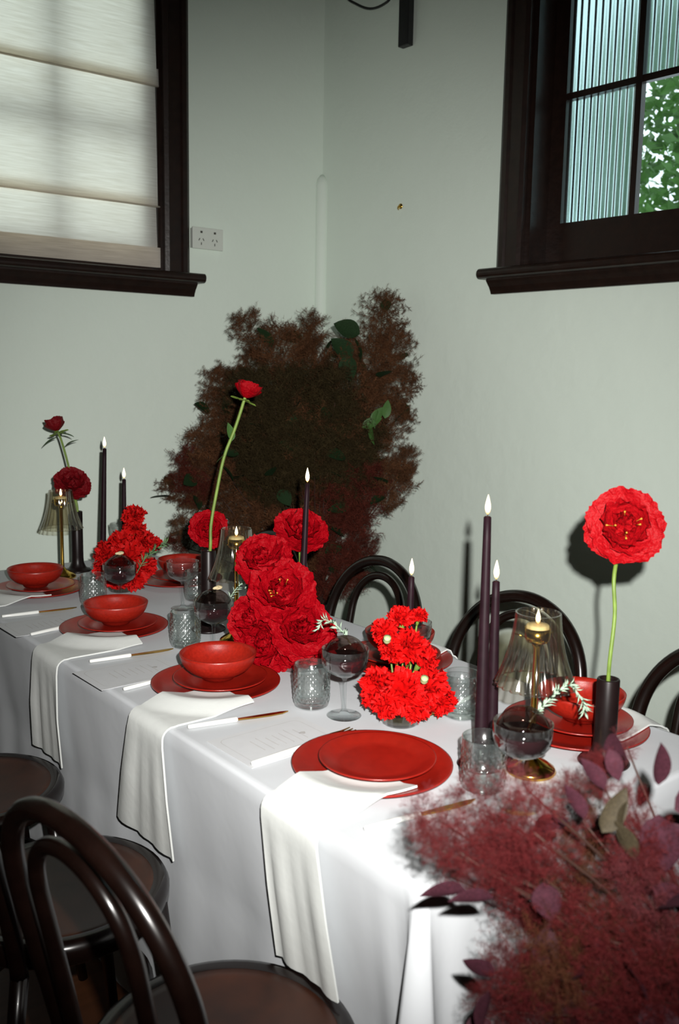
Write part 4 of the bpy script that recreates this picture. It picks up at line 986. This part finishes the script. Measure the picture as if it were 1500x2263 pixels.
# corner arrangement in a tall floor vase behind the chairs
VB = Vector((2.09, 2.80, 0))
fv = build('floor_vase', lathe([(0.0005, 0), (0.12, 0), (0.135, 0.02), (0.14, 0.20), (0.11, 0.40), (0.085, 0.50), (0.095, 0.55), (0.088, 0.55), (0.078, 0.50), (0.10, 0.40), (0.0005, 0.10)], 40), 'black'); fv.location = VB+Vector((0, 0, 0.0005))
tag(fv, 'dark floor vase in the corner holding the smoke bush', 'vase')
dB = depth((VB.x, VB.y, 1.2)); vt = VB+Vector((0, 0, 0.53))
blobs = [(566, 752, 52), (622, 792, 62), (690, 742, 42), (706, 802, 60), (770, 790, 48), (848, 718, 56), (862, 795, 58), (880, 868, 42), (822, 838, 62), (492, 866, 44), (484, 918, 46), (540, 880, 60), (640, 872, 72), (724, 890, 74), (800, 925, 62), (856, 948, 50),
         (470, 1000, 56), (442, 1042, 50), (394, 1092, 38), (425, 1078, 40), (505, 1060, 72), (585, 985, 76), (664, 990, 84), (744, 1010, 84), (820, 1020, 68), (892, 1030, 36), (868, 1078, 54), (805, 1110, 68), (722, 1105, 84), (640, 1100, 84), (560, 1120, 76), (486, 1130, 60), (412, 1180, 34), (395, 1206, 24),
         (775, 1185, 62), (795, 1230, 44), (700, 1200, 76), (736, 1280, 60), (775, 1290, 40), (655, 1210, 76), (600, 1190, 72), (545, 1215, 60), (470, 1190, 44), (560, 820, 40), (600, 940, 70), (700, 950, 70), (760, 960, 70), (690, 1050, 80), (600, 1050, 76), (770, 1060, 76), (520, 980, 60), (640, 940, 60), (720, 1150, 70)]
blobs += [(560+45*(i % 6), 890+55*(i//6), 62) for i in range(24)]
for k, (x, y, r) in enumerate(blobs):
    edge_ = abs(x-650) > 150 or y < 830
    dd = dB+rnd.uniform(-0.12, 0.16)+(-0.10 if k >= 53 else 0)
    c = atd(x, y, dd); PM = 'smoke2' if (x, y) > (700, 1080) and y > 1080 or (x < 450 and y > 950 and k % 2) else 'smoke'
    if k >= 53: PM = 'smoke3'
    branch(vt+Vector((rnd.uniform(-0.05, 0.05), rnd.uniform(-0.05, 0.05), 0)), c, 2.35*r/F*dd, PLB[k % 5], PM,
           'smoke bush branch with a %s plume in the corner bunch' % {'smoke': 'hazy brown', 'smoke2': 'dark maroon', 'smoke3': 'dark olive'}[PM], '%s smoke bush branches in the corner' % {'smoke': 'brown', 'smoke2': 'maroon', 'smoke3': 'olive'}[PM], k, ['leaf'], 1 if k % 2 else 2, 0.075, rnd, 1)
# dark leaves that show on their own
lt = branch(vt, atd(770, 800, dB-0.15), 0.16, PLB[0], 'smoke', 'leafy smoke bush sprig with bare dark leaves against the white corner', None, 99, ['leaf'], 0, 0.08, rnd)
cc = lt.location
for x, y, dx, dy, L in ((795, 738, -1, 0.45, 0.10), (778, 790, -0.75, 0.75, 0.10), (795, 800, -0.1, 1, 0.085), (765, 785, 0.15, -1, 0.095), (820, 935, 0.5, 0.7, 0.075), (835, 905, -0.3, -0.9, 0.07), (850, 925, 0.2, 0.9, 0.07), (800, 945, 0.9, 0.5, 0.08), (820, 940, 0.0, -1.0, 0.07)):
    leaf(lt, atd(x, y, dB-0.2)-cc, RT*dx+UP*dy, L, 'leaf' if y < 850 else 'stem_leaf', 0 if y > 850 else 1, 1.15)

# foreground bunch at the end of the table
VF = Vector((1.02, 0.50, 0))
fv = build('floor_vase', lathe([(0.0005, 0), (0.11, 0), (0.125, 0.02), (0.13, 0.22), (0.10, 0.42), (0.080, 0.52), (0.09, 0.56), (0.083, 0.56), (0.072, 0.52), (0.09, 0.42), (0.0005, 0.10)], 40), 'black'); fv.location = VF+Vector((0, 0, 0.0005))
tag(fv, 'dark floor vase at the table end below the smoke bush', 'vase')
vt = VF+Vector((0, 0, 0.54)); dF = 1.05
fblobs = [(968, 1812, 62), (935, 1862, 44), (1010, 1880, 78), (1095, 1800, 84), (1085, 1905, 88), (1180, 1840, 90), (1160, 1740, 50), (1200, 1940, 110), (1105, 1940, 60), (1270, 1790, 66), (1385, 1650, 34), (1320, 1720, 52), (1400, 1890, 96), (1300, 1990, 110), (1200, 2060, 90), (1255, 2150, 120), (1130, 2150, 74), (1400, 2090, 120), (1450, 2210, 120), (1110, 2235, 66), (1500, 1990, 100), (1300, 1890, 90), (1350, 2230, 110), (1000, 1940, 44), (1215, 2250, 90), (1130, 1870, 70), (1150, 1930, 60), (1440, 1990, 90), (1350, 2080, 100), (1180, 2180, 90), (1320, 2160, 100)]
for k, (x, y, r) in enumerate(fblobs):
    dd = dF+rnd.uniform(-0.08, 0.10)
    c = atd(x, y, dd); PM = 'smoke_fg2' if y < 1860 and k % 2 == 0 or x > 1350 and y < 2050 and k % 2 else ('smoke_fg3' if x > 1250 and y > 1880 and k % 2 else 'smoke_fg')
    branch(vt+Vector((rnd.uniform(-0.04, 0.04), rnd.uniform(-0.04, 0.04), 0)), c, 2.3*r/F*dd, PLF[k % 4], PM, 'smoke bush branch with a %s plume in the table end bunch' % {'smoke_fg': 'crimson', 'smoke_fg2': 'mauve', 'smoke_fg3': 'rusty olive'}[PM], '%s smoke bush branches at the table end' % {'smoke_fg': 'crimson', 'smoke_fg2': 'mauve', 'smoke_fg3': 'rusty'}[PM], k, ['purple_leaf', 'olive_leaf', 'purple_leaf'], 0 if x < 1250 and y < 2000 else 1, 0.045, rnd, 1, 0.0028)
lt = branch(vt, atd(1390, 1800, dF), 0.07, PLF[0], 'smoke_fg', 'table end smoke bush sprig carrying broad purple leaves', None, 98, ['purple_leaf'], 0, 0.05, rnd)
cc = lt.location
for x, y, dx, dy, L, kd, mt in ((1455, 1735, 0.1, 1, 0.046, 2, 'purple_leaf'), (1335, 1745, -0.5, 0.85, 0.045, 0, 'purple_leaf'), (1345, 1655, 0.35, -1, 0.040, 0, 'purple_leaf'), (1330, 1840, 0.5, 0.8, 0.055, 0, 'olive_leaf'), (1385, 1770, -0.3, -0.9, 0.04, 0, 'olive_leaf'), (1455, 1800, 0.1, -1, 0.065, 1, 'purple_leaf'), (1490, 1790, 0.9, 0.4, 0.05, 1, 'purple_leaf'),
                         (1440, 1960, 0.9, -0.4, 0.05, 0, 'purple_leaf'), (1290, 1810, -0.4, 1, 0.045, 0, 'purple_leaf'), (1200, 1950, 0.2, -1, 0.045, 1, 'purple_leaf'), (1030, 1968, -1, 0.05, 0.052, 0, 'purple_leaf'), (1090, 1985, -0.95, 0.10, 0.05, 0, 'purple_leaf'), (1090, 2160, -0.7, 0.5, 0.04, 1, 'purple_leaf'), (1080, 2190, -0.3, -0.9, 0.045, 1, 'purple_leaf'), (1400, 1900, -0.3, 0.9, 0.05, 0, 'olive_leaf')):
    leaf(lt, atd(x, y, dF-0.05)-cc, RT*dx+UP*dy, L, mt, kd, 1.2)
